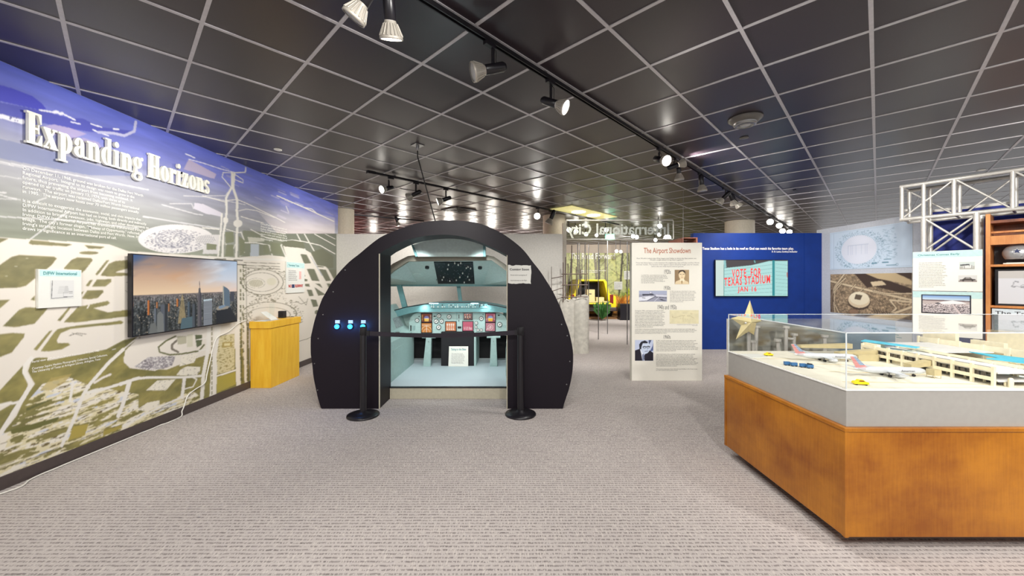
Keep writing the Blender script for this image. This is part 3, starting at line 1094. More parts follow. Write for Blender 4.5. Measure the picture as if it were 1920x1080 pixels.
U_L, V_L = Yv, Z
t1 = ("On December 11, 1968, ground was broken for the Dallas Fort Worth\nRegional Airport.  Integral to its design was room to grow in the\n"
      "future, thus preventing the airport from becoming outdated.  It\nopened to air traffic on January 13, 1974, with three of its\n"
      "runways.  The airport was renamed Dallas/Fort Worth International\nin 1985.  The airport now hosts over 70 million passengers annually.\n\n"
      "It is difficult to exaggerate the economic, social, and civic impacts that\nD/FW International Airport has had on Irving, both directly and indirectly.\n"
      "In addition to bringing revenues, jobs, highways, and other developments to\nIrving, D/FW International Airport has dramatically transformed Irving's\n"
      "image.  The city's former slogan, \"Midway of Opportunity,\" reflected\nIrving's strategic location between Dallas and Fort Worth.  Now, Irving\ndraws its significance as an international port of call.")
o = textbox('mural_caption', t1, (XL + .002, 2.937, 2.445), U_L, V_L, 1.02, .50, M['whiteink'], bold=.002)
tag(o, 'white vinyl paragraphs about the airport under the raised title', 'wall text')
t2 = "Dallas/Fort Worth International\nAirport spans the cities of Irving,\nEuless, Grapevine and Coppell.\nThe airport covers nearly thirty\nsquare miles and remains one of\nthe largest airports in the world\nby passengers."
o = textbox('mural_caption', t2, (XL + .002, 5.72, 2.43), U_L, V_L, .68, .26, M['whiteink'], bold=.012)
tag(o, 'small block of white vinyl text right of the motorway on the mural', 'wall text')
t3 = "Aerial view of Dallas/Fort Worth International Airport, 1985\n\nCourtesy Squire Haskins Photography Collection, Special Collections,\nThe University of Texas at Arlington Library, Arlington, Texas"
o = textbox('mural_caption', t3, (XL + .002, 2.995, .925), U_L, V_L, .56, .105, M['whiteink'], bold=.006)
tag(o, 'white vinyl photo credit low on the mural left of the screen', 'wall text')

# small sign boards on the mural
def scribble(n, y0, y1, x0, x1, col, th_=1.0):
    def f(p):
        for k in range(n):
            y = y0 + (y1 - y0) * k / max(1, n - 1)
            x = x0
            while x < x1:
                l = random.uniform(2, 7)
                p.line([(x, y), (min(x1, x + l), y)], th_, col, .8)
                x += l + 1.4
    return f


s1 = thing('sign_board', 'small square white sign titled D/FW International with a grey plan, left of the screen', 'sign', (XL, 3.17, 1.34))
mk('board', MB().box(XL + .002, 3.022, 1.335, XL + .022, 3.325, 1.65), M['paper'], s1, .002)
mk('header_strip', MB().box(XL + .022, 3.03, 1.592, XL + .0228, 3.318, 1.643), M['paleteal'], s1)
textbox('heading', 'D/FW International', (XL + .023, 3.052, 1.632), U_L, V_L, .235, .028, M['tealink'], s1, .02)


def plan(p):
    p.fill((206, 206, 204))
    p.line([(8, 2), (4, 96)], 3, (90, 90, 92))
    p.line([(4, 96), (p.W - 4, 90)], 2.4, (90, 90, 92))
    for k in range(7):
        p.line([(38 - k, 34 + k * 6), (78 + k, 33 + k * 6)], 1.6, (150, 150, 150))
    p.line([(58, 66), (57, 92)], 1.6, (150, 150, 150))
    p.line([(84, 62), (100, 62)], 3.5, (80, 80, 84))
    p.line([(84, 70), (100, 70)], 2.5, (110, 110, 114))
    p.line([(60, 90), (74, 90)], 4, (80, 80, 84))


picture('plan_print', (XL + .0225, 3.10, 1.56), U_L, V_L, .165, .155, 90, plan, s1)

s2 = thing('sign_board', 'white sign with pale teal heading strip on the mural above the lectern', 'sign', (XL, 6.6, 1.34))
mk('board', MB().box(XL + .002, 6.345, 1.342, XL + .022, 6.9, 1.875), M['paper'], s2, .002)
mk('header_strip', MB().box(XL + .022, 6.352, 1.775, XL + .0228, 6.893, 1.868), M['paleteal'], s2)
textbox('heading', 'Terminal Tales', (XL + .023, 6.40, 1.835), U_L, V_L, .32, .035, M['tealink'], s2, .02)
textbox('body_text', 'Irving\'s runways have seen\nnearly fifty years of take offs\nand landings. Guests from\naround the world pass through\nthese gates each day on their\nway to work, home and holiday.', (XL + .023, 6.40, 1.74), U_L, V_L, .26, .19, M['greyink'], s2)
textbox('lettering', 'NO', (XL + .023, 6.40, 1.49), U_L, V_L, .09, .055, M['red'], s2, .04)
textbox('lettering', 'RUNWAY', (XL + .023, 6.60, 1.49), U_L, V_L, .25, .055, M['red'], s2, .04)
mk('icon', MB().box(XL + .022, 6.72, 1.58, XL + .0235, 6.79, 1.72), mat('pale_red_print', (222, 176, 170), .6), s2)
mk('emblem', MB().box(XL + .022, 6.50, 1.43, XL + .0235, 6.58, 1.49), M['navy'], s2)

# ---------------------------------------------------------------- screens
def skyline(p):
    W = p.W
    r = random.Random(3)
    y, x = p.v, p.u
    n = p.noise(45, 10, 2, -.18, 4)
    n2 = p.noise(70, 16, 5, -.1, 3)
    warm = np.clip(1 - np.abs(x - 55) / 90, 0, 1)
    base = np.stack([np.interp(y, [0, 25, 48], [.52, .80, .92]), np.interp(y, [0, 25, 48], [.48, .66, .80]), np.interp(y, [0, 25, 48], [.50, .56, .66])], -1)
    cool = np.stack([np.interp(y, [0, 30, 48], [.66, .80, .90]), np.interp(y, [0, 30, 48], [.74, .82, .80]), np.interp(y, [0, 30, 48], [.84, .86, .74])], -1)
    k = np.clip((x - 75) / 80 + (n - .5) * 1.0, 0, 1)[:, None]
    p.c = base * (1 - k) + cool * k
    o_ = np.clip((n - .5) * 3 + .3, 0, 1) * np.clip(1 - np.abs(y - 16) / 22, 0, 1) * warm
    p.blend(o_ * .6, (218, 156, 104))
    d_ = np.clip((.52 - n2) * 4, 0, 1) * np.clip(1 - (x + y * 1.2 - 30) / 60, 0, 1)
    p.blend(d_ * .9, (92, 100, 124))
    p.blend(np.clip(1 - (x + y * 2) / 30, 0, 1), (60, 96, 150))
    p.blend(np.clip((n2 - .55) * 4, 0, 1) * k[:, 0] * (y < 42) * .7, (240, 244, 250))
    g = y > 50
    gn = p.noise(3, 1.6, 8, 0, 2)
    col = np.stack([.30 + .14 * (gn - .5), .30 + .12 * (gn - .5), .31 + .12 * (gn - .5)], -1)
    f = np.clip((y - 50) / 20, 0, 1)[:, None]
    far = np.array((128, 118, 116)) / 255 * (1 + .4 * (gn[:, None] - .5))
    near = col * .62 * np.array((.9, 1, 1.08))
    p.c = np.where(g[:, None], far * (1 - f) + near * f, p.c)
    for row in range(8):
        yb = 54 + row * 6
        x_ = -4
        while x_ < W:
            bw = r.uniform(1.4, 3.2) + row * .75
            bh = min(r.uniform(1, 4) + row * r.uniform(.6, 3.0), yb - 51.5)
            b = r.uniform(.30, .52) * (1 - row * .045)
            k_ = max(0, 1 - row / 3.) * .5
            cc = (b * 255 * .95 * (1 - k_) + 122 * k_, b * 255 * .99 * (1 - k_) + 112 * k_, b * 255 * 1.0 * (1 - k_) + 110 * k_)
            if r.random() < .05 and x_ < 75 and row < 4:
                cc = (190, 118, 66)
            p.poly([(x_, yb - bh), (x_ + bw, yb - bh), (x_ + bw, 101), (x_, 101)], cc, .9)
            p.poly([(x_ + bw * .65, yb - bh), (x_ + bw, yb - bh), (x_ + bw, 101), (x_ + bw * .65, 101)], tuple(c * .7 for c in cc), .8)
            x_ += bw + r.uniform(0, 1.6)
    wn = (np.mod(p.v, 1.8) < .7) & (p.u % 1.6 < .8) & (p.v > 58)
    p.c[wn] *= .82
    fn_ = p.noise(1.6, 1.3, 41, 0, 2)
    gm = p.v > 52
    p.c[gm] *= (1 + 1.1 * (fn_[gm] - .5))[:, None]
    p.c[gm & (fn_ > .80)] = np.array((176, 160, 140)) / 255
    def tw(x0, x1, y0, y1, c, dk=.6):
        p.poly([(x0, y0), (x1, y0), (x1, y1), (x0, y1)], c)
        p.poly([(x0 + (x1 - x0) * .6, y0), (x1, y0), (x1, y1), (x0 + (x1 - x0) * .6, y1)], tuple(v * dk for v in c))
    tw(18, 21, 57, 76, (204, 122, 66)); tw(60, 63, 57, 68, (208, 128, 70)); tw(47, 50, 63, 74, (168, 118, 84)); tw(30, 32.5, 60, 68, (176, 116, 74))
    tw(36, 46, 64, 101, (92, 96, 104)); tw(27, 31, 68, 92, (108, 114, 122)); tw(78, 83, 62, 84, (84, 96, 106)); tw(86, 93, 66, 101, (78, 84, 92))
    p.poly([(62, 92), (67, 58), (69, 50), (71, 58), (76, 92)], (158, 142, 108))
    for k_ in range(5):
        p.line([(64 + k_ * 2.6, 92), (67 + k_ * 1.3, 60)], .6, (96, 88, 72))
    p.poly([(31, 101), (31, 77), (35, 72), (40, 77), (41, 101)], (120, 122, 120))
    p.poly([(20, 101), (22, 88), (29, 86), (32, 101)], (110, 112, 110))
    # tall spire tower
    p.line([(98.5, 33), (98.7, 44)], .9, (86, 84, 92))
    p.poly([(96, 53), (97, 43), (100.2, 43), (101, 53)], (104, 100, 104))
    p.poly([(95, 101), (95, 52), (102, 52), (102.5, 101)], (98, 94, 98))
    p.poly([(98.8, 101), (98.8, 44), (102, 52), (102.5, 101)], (74, 72, 80))
    # white slab
    p.poly([(106, 101), (106, 62), (122, 61), (122, 101)], (146, 150, 156))
    m = p.inpoly([(106, 101), (106, 64), (122, 63), (122, 101)])
    p.c[m & (np.mod(p.v, 1.6) < .8)] = np.array((98, 104, 114)) / 255
    p.poly([(106, 63), (106, 60.5), (122, 60), (122, 62)], (186, 204, 212))
    # slanted glass tower
    p.poly([(144, 80), (144, 40), (153, 44), (158, 48), (160, 80)], (92, 110, 126))
    p.poly([(144, 40), (146, 41), (147, 80), (144, 80)], (160, 160, 150))
    p.poly([(160, 66), (160, 50), (169, 50), (169, 66)], (66, 70, 82))
    # dark block with a pale roof
    p.poly([(130, 101), (131, 76), (160, 76), (178, 101)], (36, 40, 48))
    p.poly([(130, 76), (136, 72), (158, 74), (154, 78), (133, 79)], (150, 142, 130))
    p.poly([(135, 76), (136, 72.5), (148, 71), (150, 74), (140, 77)], (120, 140, 160))
    p.poly([(66, 101), (68, 85), (86, 84), (86, 101)], (84, 104, 112))


def tv(name, label, O, U, V, w_, h_, fn, nu):
    O, U, V = Vector(O), Vector(U), Vector(V)
    N = U.cross(V)
    t = thing(name, label, 'screen', O + U * (w_ / 2) - V * h_)
    mk('casing', MB().obox(O, U, V, N, -.012, w_ + .012, -h_ - .012, .012, -.045, 0), M['black'], t, .004)
    mk('wall_bracket', MB().obox(O, U, V, N, w_ * .3, w_ * .7, -h_ * .7, -h_ * .3, -.078, -.045), M['blackmatte'], t)
    s = picture('display', O, U, V, w_, h_, nu, fn, t, M['screen'], .001)
    return t


tvO = Vector((XL + .08, 3.72, 1.812))
tv1 = tv('wall_screen', 'wide flat screen showing a city skyline at sunset on the mural', tvO, U_L, V_L, 1.40, .80, skyline, 420)


def marquee(p):
    W = p.W
    p.fill((176, 226, 222))
    p.poly([(0, 0), (22, 0), (22, 100), (0, 100)], (212, 232, 224))
    p.poly([(22, 0), (W, 0), (W, 2), (150, 2), (100, 14), (26, 22), (22, 22)], (84, 78, 80))
    p.poly([(0, -1), (22, -1), (22, 98), (0, 98)], (214, 234, 226))
    p.poly([(24, 22), (100, 14), (158, 3), (158, 98), (24, 98)], (186, 232, 228))
    for k in range(9):
        p.line([(24, 30 + k * 9.5), (158, 12 + k * 11)], .7, (118, 150, 152))
        p.line([(168, 10 + k * 10.5), (W, 14 + k * 10.2)], .7, (130, 164, 164))
    p.poly([(158, 0), (165, 0), (165, 100), (158, 100)], (52, 148, 154))
    p.poly([(22, 0), (28, 0), (30, 20), (23, 22)], (150, 205, 205))
    p.line([(23, 22), (23, 100)], 1.2, (70, 140, 140))
    p.poly([(W - 3, 34), (W, 34), (W, 48), (W - 2, 48)], (206, 70, 66))
    p.line([(108, 0), (110, 6)], 3, (120, 190, 190))


mO = P(1342, 488, BY - .07)
mO.y = BY - .07
MW, MH = 1.612, .80
tv2 = tv('wall_screen', 'flat screen on the blue wall showing a cinema sign with red letters', mO, X, Z, MW, MH, marquee, 260)
redlit = emis('lit_red_letters', (184, 44, 46), .74)
for s_, px0, py0, px1, py1, sl in (('VOTE  FOR', 1372, 505, 1427, 521, -.05), ('TEXAS STADIUM', 1357.5, 521, 1444, 537, -.07), ('JAN 16', 1383, 537.5, 1418.5, 550, -.02)):
    a = onp(px0, py0, mO, Vector((0, -1, 0)))
    b = onp(px1, py1, mO, Vector((0, -1, 0)))
    Ut = Vector((1, 0, -sl)).normalized()
    textbox('sign_lettering', s_, a, Ut, Z, b.x - a.x, a.z - b.z, redlit, tv2, .022, c=.004, spc=1.22)

a = onp(1317, 463.5, (0, BY, 0), Vector((0, -1, 0)))
b = onp(1488, 470, (0, BY, 0), Vector((0, -1, 0)))
qt = textbox('wall_quote', 'Texas Stadium has a hole in its roof so God can watch his favorite team play.', (a.x, BY - .002, a.z), X, Z, b.x - a.x, .075, M['whiteink'], bold=.02)
tag(qt, 'long line of white lettering on the blue wall above the screen', 'wall text')
a = onp(1447, 469.8, (0, BY, 0), Vector((0, -1, 0)))
b = onp(1495, 474.5, (0, BY, 0), Vector((0, -1, 0)))
qt = textbox('wall_quote', 'D. D. Lewis, Cowboys linebacker', (a.x, BY - .002, a.z - .005), X, Z, b.x - a.x, .05, M['whiteink'], bold=.02)
tag(qt, 'short white name line under the long quotation on the blue wall', 'wall text')
# ================================================================ COCKPIT SIMULATOR
FY, RY = 4.6, 5.03
sim = thing('cockpit_simulator', 'black fuselage shaped cockpit exhibit with a wide doorway and lit teal interior', 'exhibit', (-.83, FY, 0))
outer = [(107, 958), (90, 905), (80, 860), (68, 800), (62, 740), (56, 700), (55, 660), (56, 620), (62, 590), (70, 555), (80, 520), (105, 450), (128, 408), (150, 370), (176, 333), (205, 300),
         (240, 266), (280, 235), (325, 197), (375, 160), (430, 134), (480, 115), (520, 102), (560, 92), (605, 85), (650, 82), (700, 81), (740, 82), (785, 87), (830, 95), (890, 118), (950, 150),
         (1010, 195), (1045, 230), (1075, 270), (1110, 314), (1140, 360), (1168, 405), (1190, 450), (1210, 495), (1225, 540), (1243, 590), (1255, 640), (1261, 675), (1263, 710), (1262, 750), (1258, 790), (1250, 832), (1240, 870), (1215, 942)]
outer = [(560 + a / 2.454, 380 + b / 2.454) for a, b in outer]
inner = [(711.5, 475.8), (722, 468.5), (733.9, 462.3), (747, 455.8), (761, 450.2), (774, 446.6), (786.7, 444), (802, 441.8), (817.8, 440.6), (830, 440.1), (842, 440.4), (856, 441.7), (869, 444), (883, 447.4), (896, 452), (916.7, 461), (934, 469.5), (950.5, 478.5)]
so = []
for i in range(len(outer) - 1):
    a0, a1, a2, a3 = [Vector(outer[min(max(j, 0), len(outer) - 1)]) for j in (i - 1, i, i + 1, i + 2)]
    for k in range(3):
        t = k / 3
        so.append(.5 * ((2 * a1) + (a2 - a0) * t + (2 * a0 - 5 * a1 + 4 * a2 - a3) * t * t + (3 * a1 - a0 - 3 * a2 + a3) * t ** 3))
outer = [tuple(v_) for v_ in so] + [outer[-1]]
pt = [P(a, b, FY) for a, b in outer]
pt[0].z = 0
pt[-1].z = 0
inn = [P(a, b, FY) for a, b in inner]
il = inn[0].copy(); il.z = 0
ir = inn[-1].copy(); ir.z = 0
mk('fuselage_ring', MB().prism([il] + inn + [ir] + pt[::-1], (0, RY - FY, 0)), M['simblack'], sim)
mb = MB()
mb.box(il.x - .006, FY - .006, 0, il.x + .006, FY + .008, inn[0].z)
mb.box(ir.x - .004, FY - .006, 0, ir.x + .006, FY + .008, inn[-1].z)
mk('door_edging', mb, M['greige'], sim)
for (x, y) in ((105, 515), (83, 625), (66, 740), (80, 862), (152, 410), (207, 310), (1217, 560), (1243, 612), (1255, 730), (1240, 836)):
    q = P(560 + x / 2.454 + (3 if x < 600 else -3), 380 + y / 2.454, FY)
    mk('screw', MB().tube(q + Yv * .002, q - Yv * .005, .007, 8), M['metal'], sim)
for px in (633, 657.5, 681.5):
    q = P(px, 612, FY)
    b = mk('push_button', MB().tube(q + Yv * .002, q - Yv * .02, .033, 20), M['black'], sim)
    mk('lit_cap', MB().lathe(q - Yv * .018, -Yv, [(.028, 0), (.027, .008), (.018, .016), (0, .018)], 20), M['bluelight'], b)
    l_ = P(px, 603.3, FY)
    mk('button_label', MB().box(l_.x - .028, FY - .004, l_.z - .02, l_.x + .028, FY + .001, l_.z + .02), M['greige'], sim)
    lamp('button_glow', 'POINT', q - Yv * .07, .9, (.05, .3, 1), size=.02)
# coming soon note
a, b = P(952.5, 497.5, FY), P(995.5, 531.5, FY)
note = thing('paper_notice', 'taped white paper reading Coming Soon on the right of the black doorway', 'sign', (a.x, FY, b.z))
edge_ = []
r_ = random.Random(2)
for k in range(13):
    edge_.append((a.x + (b.x - a.x) * k / 12, FY - .003, a.z + r_.uniform(-.006, .006)))
for k in range(1, 9):
    edge_.append((b.x + r_.uniform(-.005, .005), FY - .003, a.z + (b.z - a.z) * k / 9))
for k in range(13):
    edge_.append((b.x + (a.x - b.x) * k / 12, FY - .003, b.z + r_.uniform(-.006, .006)))
mk('sheet', MB().prism(edge_, (0, -.002, 0)), M['paper'], note)
textbox('heading', 'Coming Soon', (a.x + .02, FY - .005, a.z - .035), X, Z, .235, .036, M['ink'], note, .03)
textbox('body_text', 'Great work in progress of', (a.x + .03, FY - .005, a.z - .11), X, Z, .20, .02, M['ink'], note)
textbox('body_text', 'improvements to the flight', (a.x + .03, FY - .005, a.z - .175), X, Z, .20, .02, M['ink'], note)

# platform
CX = -.875
mk('step_riser', MB().box(il.x + .002, 4.985, 0, ir.x, 5.029, .142), M['greige'], sim)
mk('step_nosing', MB().box(il.x + .002, 4.978, .142, ir.x, 5.03, .153), M['black'], sim)
mk('platform', MB().box(-2.0, 5.031, 0, .26, 6.95, .15), M['tealcarpet'], sim)
# kneehole backing
mk('kneehole_back', MB().box(-1.86, 6.86, .15, .1, 6.9, .80), M['blackmatte'], sim)
IY = 6.3
# instrument panel
q = [P(767, 629, IY), P(767, 606, IY), P(769, 597, IY), P(774, 590, IY), P(782, 586, IY), P(934, 586, IY), (P(942, 589, IY)), P(948, 595, IY), P(951, 604, IY), P(951, 629, IY)]
panel = mk('instrument_panel', MB().prism(q, (0, .05, 0)), M['teal'], sim)


def adi(two, colr, sky):
    def f(p):
        W = p.W
        p.fill(colr)
        if two == 'a':
            p.ell(W / 2, 56, 30, 30, sky)
            p.poly([(W / 2 - 30, 56), (W / 2 + 30, 56), (W / 2 + 24, 90), (W / 2 - 24, 90)], (240, 190, 60))
            p.line([(W / 2 - 20, 56), (W / 2 + 20, 56)], 5, (250, 240, 220))
            for k in range(4):
                p.line([(W - 14, 20 + k * 18), (W - 4, 20 + k * 18)], 5, (240, 220, 200))
                p.line([(4, 20 + k * 18), (12, 20 + k * 18)], 5, (240, 200, 100))
        elif two == 'b':
            p.ell(W / 2, 100, 62, 70, (250, 226, 190), r0=.93)
            p.ell(W / 2, 100, 36, 40, (250, 226, 190), r0=.9)
            p.line([(W / 2, 20), (W / 2, 98)], 5, (250, 240, 220))
            for k in range(7):
                p.line([(12 + k * W / 8, 16), (12 + k * W / 8, 26)], 5, (250, 240, 220))
        elif two == 'c':
            for k in range(4):
                x = 18 + k * (W - 30) / 3.6
                p.ell(x, 30, 8, 14, (250, 235, 220))
                p.line([(x, 40), (x - 4, 84)], 6, (250, 235, 220))
                p.ell(x, 84, 8, 8, (250, 235, 220))
        elif two == 'd':
            p.ell(W / 2, 55, 34, 34, (246, 226, 220), r0=.86)
            p.ell(W / 2, 55, 16, 16, (236, 206, 210), r0=.7)
            p.line([(W / 2 - 8, 70), (W / 2 + 6, 40)], 6, (250, 240, 230))
            p.line([(10, 80), (30, 70)], 7, (250, 240, 230))
        elif two == 'e':
            for k in range(3):
                p.line([(14 + k * W / 3.2, 12), (14 + k * W / 3.2, 34)], 9, (240, 120, 60))
                p.ell(20 + k * W / 3.4, 60, 9, 10, (250, 220, 180))
            p.ell(W / 2, 86, 8, 8, (240, 150, 80))
        elif two == 'f':
            for k in range(4):
                x = 14 + k * W / 5.6
                p.line([(x, 58), (x + 3, 88)], 6, (250, 225, 225))
            p.line([(W - 30, 70), (W - 8, 70)], 5, (250, 225, 225))
            p.line([(W - 30, 82), (W - 8, 82)], 5, (250, 225, 225))
    return f


def crt(x0, y0, x1, y1, fn):
    a, b = P(x0, y0, IY), P(x1, y1, IY)
    f = mk('display_bezel', MB().box(a.x - .012, IY - .012, b.z - .012, b.x + .012, IY, a.z + .012), M['black'], panel)
    picture('display', Vector((a.x, IY - .012, a.z)), X, Z, b.x - a.x, a.z - b.z, 44, fn, panel, M['screen'])


cx7 = lambda v: 730 + v / 7.713
cy7 = lambda v: 540 + v / 7.713
crt(cx7(470), cy7(372), cx7(612), cy7(492), adi('a', (112, 62, 50), (120, 120, 170)))
crt(cx7(470), cy7(508), cx7(612), cy7(640), adi('b', (206, 134, 66), 0))
crt(cx7(1396), cy7(368), cx7(1530), cy7(490), adi('a', (148, 72, 92), (130, 150, 190)))
crt(cx7(1396), cy7(505), cx7(1526), cy7(620), adi('d', (190, 128, 140), 0))
crt(cx7(818), cy7(490), cx7(962), cy7(618), adi('c', (214, 132, 84), 0))
crt(cx7(1066), cy7(488), cx7(1208), cy7(616), adi('f', (200, 92, 116), 0))
crt(cx7(1084), cy7(370), cx7(1196), cy7(452), adi('e', (96, 44, 40), 0))
for (x, y, r) in ((405, 468, 26), (718, 402, 28), (680, 480, 30), (758, 480, 28), (716, 566, 30), (866, 415, 30), (1332, 440, 28), (1258, 505, 22), (1254, 562, 18), (1284, 606, 18), (1330, 606, 18), (1596, 528, 32)):
    c_ = P(cx7(x), cy7(y), IY)
    rr = r / 7.713 / K * IY
    gq = mk('gauge', MB().tube(c_, c_ - Yv * .014, rr * 1.15, 20), M['black'], panel)
    mb = MB().tube(c_ - Yv * .014, c_ - Yv * .016, rr * .9, 20)
    fa = mk('gauge_face', mb, M['paper'], panel)
    mb = MB().obox(c_ - Yv * .017, (X + Z).normalized(), (Z - X).normalized(), -Yv, -rr * .5, rr * .6, -rr * .1, rr * .1, 0, .001)
    mb.tube(c_ - Yv * .016, c_ - Yv * .018, rr * .2, 10)
    mk('needle', mb, M['ink'], panel)
mb = MB()
for x0, y0, x1, y1 in ((305, 540, 320, 620), (640, 402, 672, 416), (988, 556, 1040, 584), (425, 404, 438, 418), (1350, 380, 1362, 390), (1568, 386, 1596, 402), (1002, 384, 1012, 440), (1002, 462, 1010, 486)):
    a, b = P(cx7(x0), cy7(y0), IY), P(cx7(x1), cy7(y1), IY)
    mb.box(a.x, IY - .006, b.z, b.x, IY, a.z)
mk('label_plate', mb, M['black'], panel)
mb = MB()
for k in range(5):
    for j in range(2):
        a = P(cx7(340 + j * 22), cy7(548 + k * 14), IY)
        mb.box(a.x, IY - .006, a.z - .008, a.x + .01, IY, a.z)
for k in range(6):
    a = P(cx7(1640 + (k % 3) * 18), cy7(545 + (k // 3) * 20), IY)
    mb.box(a.x, IY - .006, a.z - .008, a.x + .01, IY, a.z)
mk('switch_row', mb, M['tealdark'], panel)
for x in (975, 1060):
    a, b = P(cx7(x), cy7(350), IY), P(cx7(x), cy7(640), IY)
    mk('panel_seam', MB().box(a.x - .002, IY - .002, b.z, a.x + .002, IY, a.z), M['tealdark'], panel)
# glareshield
GY = 6.16
q = [(700, 597), (737, 582.5), (763, 575.5), (800, 570), (822, 567.5), (893, 567.5), (930, 573), (948, 577), (985, 590), (985, 606), (951, 586.5), (930, 585), (780, 585), (766, 588), (737, 596), (700, 612)]
gs = mk('glareshield', MB().prism([P(a, b, GY) for a, b in q], (0, .55, 0)), M['tealdark'], sim)
mb = MB()
for a, b in (((700, 597), (737, 582.5)), ((737, 582.5), (763, 575.5)), ((763, 575.5), (800, 570)), ((800, 570), (822, 567.5)), ((822, 567.5), (893, 567.5)), ((893, 567.5), (930, 573)), ((930, 573), (948, 577)), ((948, 577), (985, 590))):
    mb.tube(P(a[0], a[1], GY), P(b[0], b[1], GY), .007, 8)
mk('glareshield_edge', mb, M['black'], gs)
a, b = P(807, 569.5, GY), P(914, 577.5, GY)
mcp = mk('mode_panel', MB().box(a.x, GY - .012, b.z, b.x, GY, a.z), M['tealdark'], gs)
r_ = random.Random(4)
mb, mw = MB(), MB()
for k in range(26):
    x = a.x + .02 + (b.x - a.x - .04) * k / 25
    for z in (a.z - .02, a.z - .05):
        if r_.random() < .8:
            (mw if r_.random() < .5 else mb).tube((x, GY - .012, z + r_.uniform(-.004, .004)), (x, GY - .026, z), r_.uniform(.006, .011), 8)
mk('knob', mb, M['black'], gs)
mk('white_knob', mw, M['paper'], gs)
mb = MB()
for x0, x1 in ((805, 822), (883, 897)):
    a, b = P(x0, 568.2, GY), P(x1, 569.4, GY)
    mb.box(a.x, GY - .02, b.z, b.x, GY - .002, a.z)
mk('light_strip', mb, M['cyanlight'], gs)
# windscreen frame
mb = MB().prism([P(855.5, 533, 6.65), P(862.5, 533, 6.65), P(867, 569, 6.65), P(860.5, 569, 6.65)], (0, .04, 0))
mk('window_post', mb, M['tealdark'], sim)
for s_ in (0, 1):
    qq = [(743, 534), (752, 534), (763.5, 577), (754.5, 580)]
    pts = [P(x, y, 6.3) for x, y in qq]
    if s_:
        pts = [Vector((2 * CX - p_.x, p_.y, p_.z)) for p_ in pts]
    mk('window_post', MB().prism(pts, (0, .05, 0)), M['tealdark'], sim)
# overhead
nl, nr = P(765, 489.5, 5.7), P(922, 488, 5.7)
sl, sr = P(715, 522, 5.7), P(972, 522, 5.7)
fl, fr = P(705, 534.5, 6.55), P(1000, 534.5, 6.55)
ml, mr = P(790, 534.5, 6.55), P(905, 534.5, 6.55)
mb = MB()
up = Vector((0, .0, .03))
for tri in ((nl, nr, mr, ml), (sl, nl, ml, fl), (nr, sr, fr, mr)):
    mb.prism(list(tri), (0, .012, .03))
ovh = mk('overhead_ceiling', mb, M['overhead'], sim)
mk('overhead_edge', MB().prism([P(705, 534, 6.53), P(1000, 534, 6.53), P(1000, 537, 6.53), P(705, 537, 6.53)], (0, .05, 0)), M['tealdark'], sim)


def ov(px, py):
    n = (nr - nl).cross(ml - nl).normalized()
    return onp(px, py, nl, n), n


a, n_ = ov(813.5, 490.5); b, _ = ov(887, 490.5); c_, _ = ov(890, 531); d_, _ = ov(821.5, 531)
if n_.z > 0:
    n_ = -n_
op = mk('overhead_panel', MB().prism([a, b, c_, d_], n_ * .012), M['black'], ovh)
mb, md = MB(), MB()
cell = [(843.5, 494), (883, 492), (895.5, 494)]
for (x, y) in ((1042, 695), (1128, 672), (1212, 672), (1176, 695), (1030, 757), (1288, 740), (1347, 745), (1313, 722), (1238, 812), (1308, 862), (974, 868), (1198, 868), (955, 905), (1150, 910), (1330, 905), (1260, 940), (1060, 920)):
    q, _ = ov(700 + x / 7.385, 400 + y / 7.385)
    mb.tube(q, q + n_ * .035, .010, 8)
mk('switch', mb, M['paper'], op)
for k in range(60):
    x = r_.uniform(818, 887)
    y = r_.uniform(493, 529)
    q, _ = ov(x, y)
    md.box(q.x - .006, q.y - .006, q.z - .02, q.x + .006, q.y + .006, q.z - .006)
mk('button', md, mat('grey_button', (74, 76, 88), .5), op)
for x, y in ((801, 500), (900, 500.5)):
    q, _ = ov(x, y)
    mk('air_vent', MB().tube(q, q + n_ * .03, .032, 16), M['black'], ovh)
for x, y in ((783, 516), (921, 514)):
    q, _ = ov(x, y)
    mk('speaker_ring', MB().tube(q, q + n_ * .008, .08, 24).tube(q + n_ * .008, q + n_ * .011, .07, 24), M['overhead'], ovh)
# taupe frame
q = [(700, 525), (737, 494), (765, 480), (783, 478), (911, 478), (926, 481), (948, 496), (985, 525), (972, 528), (948, 507), (922, 488), (765, 490), (737, 508), (712, 530)]
mk('ceiling_frame', MB().prism([P(a, b, 5.6) for a, b in q], (0, .09, 0)), M['taupe'], sim)
# header panel
q = [(775, 461)]
q = [(783.5, 481), (774, 459), (790, 452), (810, 447), (842, 445), (875, 447), (895, 452), (911, 459), (911, 481)]
hd = mk('header_panel', MB().prism([P(a, b, 5.48) for a, b in q], (0, .05, 0)), M['overhead'], sim)
mb = MB().prism([P(783.5, 481, 5.48), P(779.5, 481, 5.48), P(772, 459, 5.48), P(775, 459, 5.48)], (0, -.03, 0))
mb.prism([P(906, 481, 5.48), P(910.5, 481, 5.48), P(910.5, 459, 5.48), P(906, 459, 5.48)], (0, -.03, 0))
mk('header_rib', mb, M['tealdark'], hd)
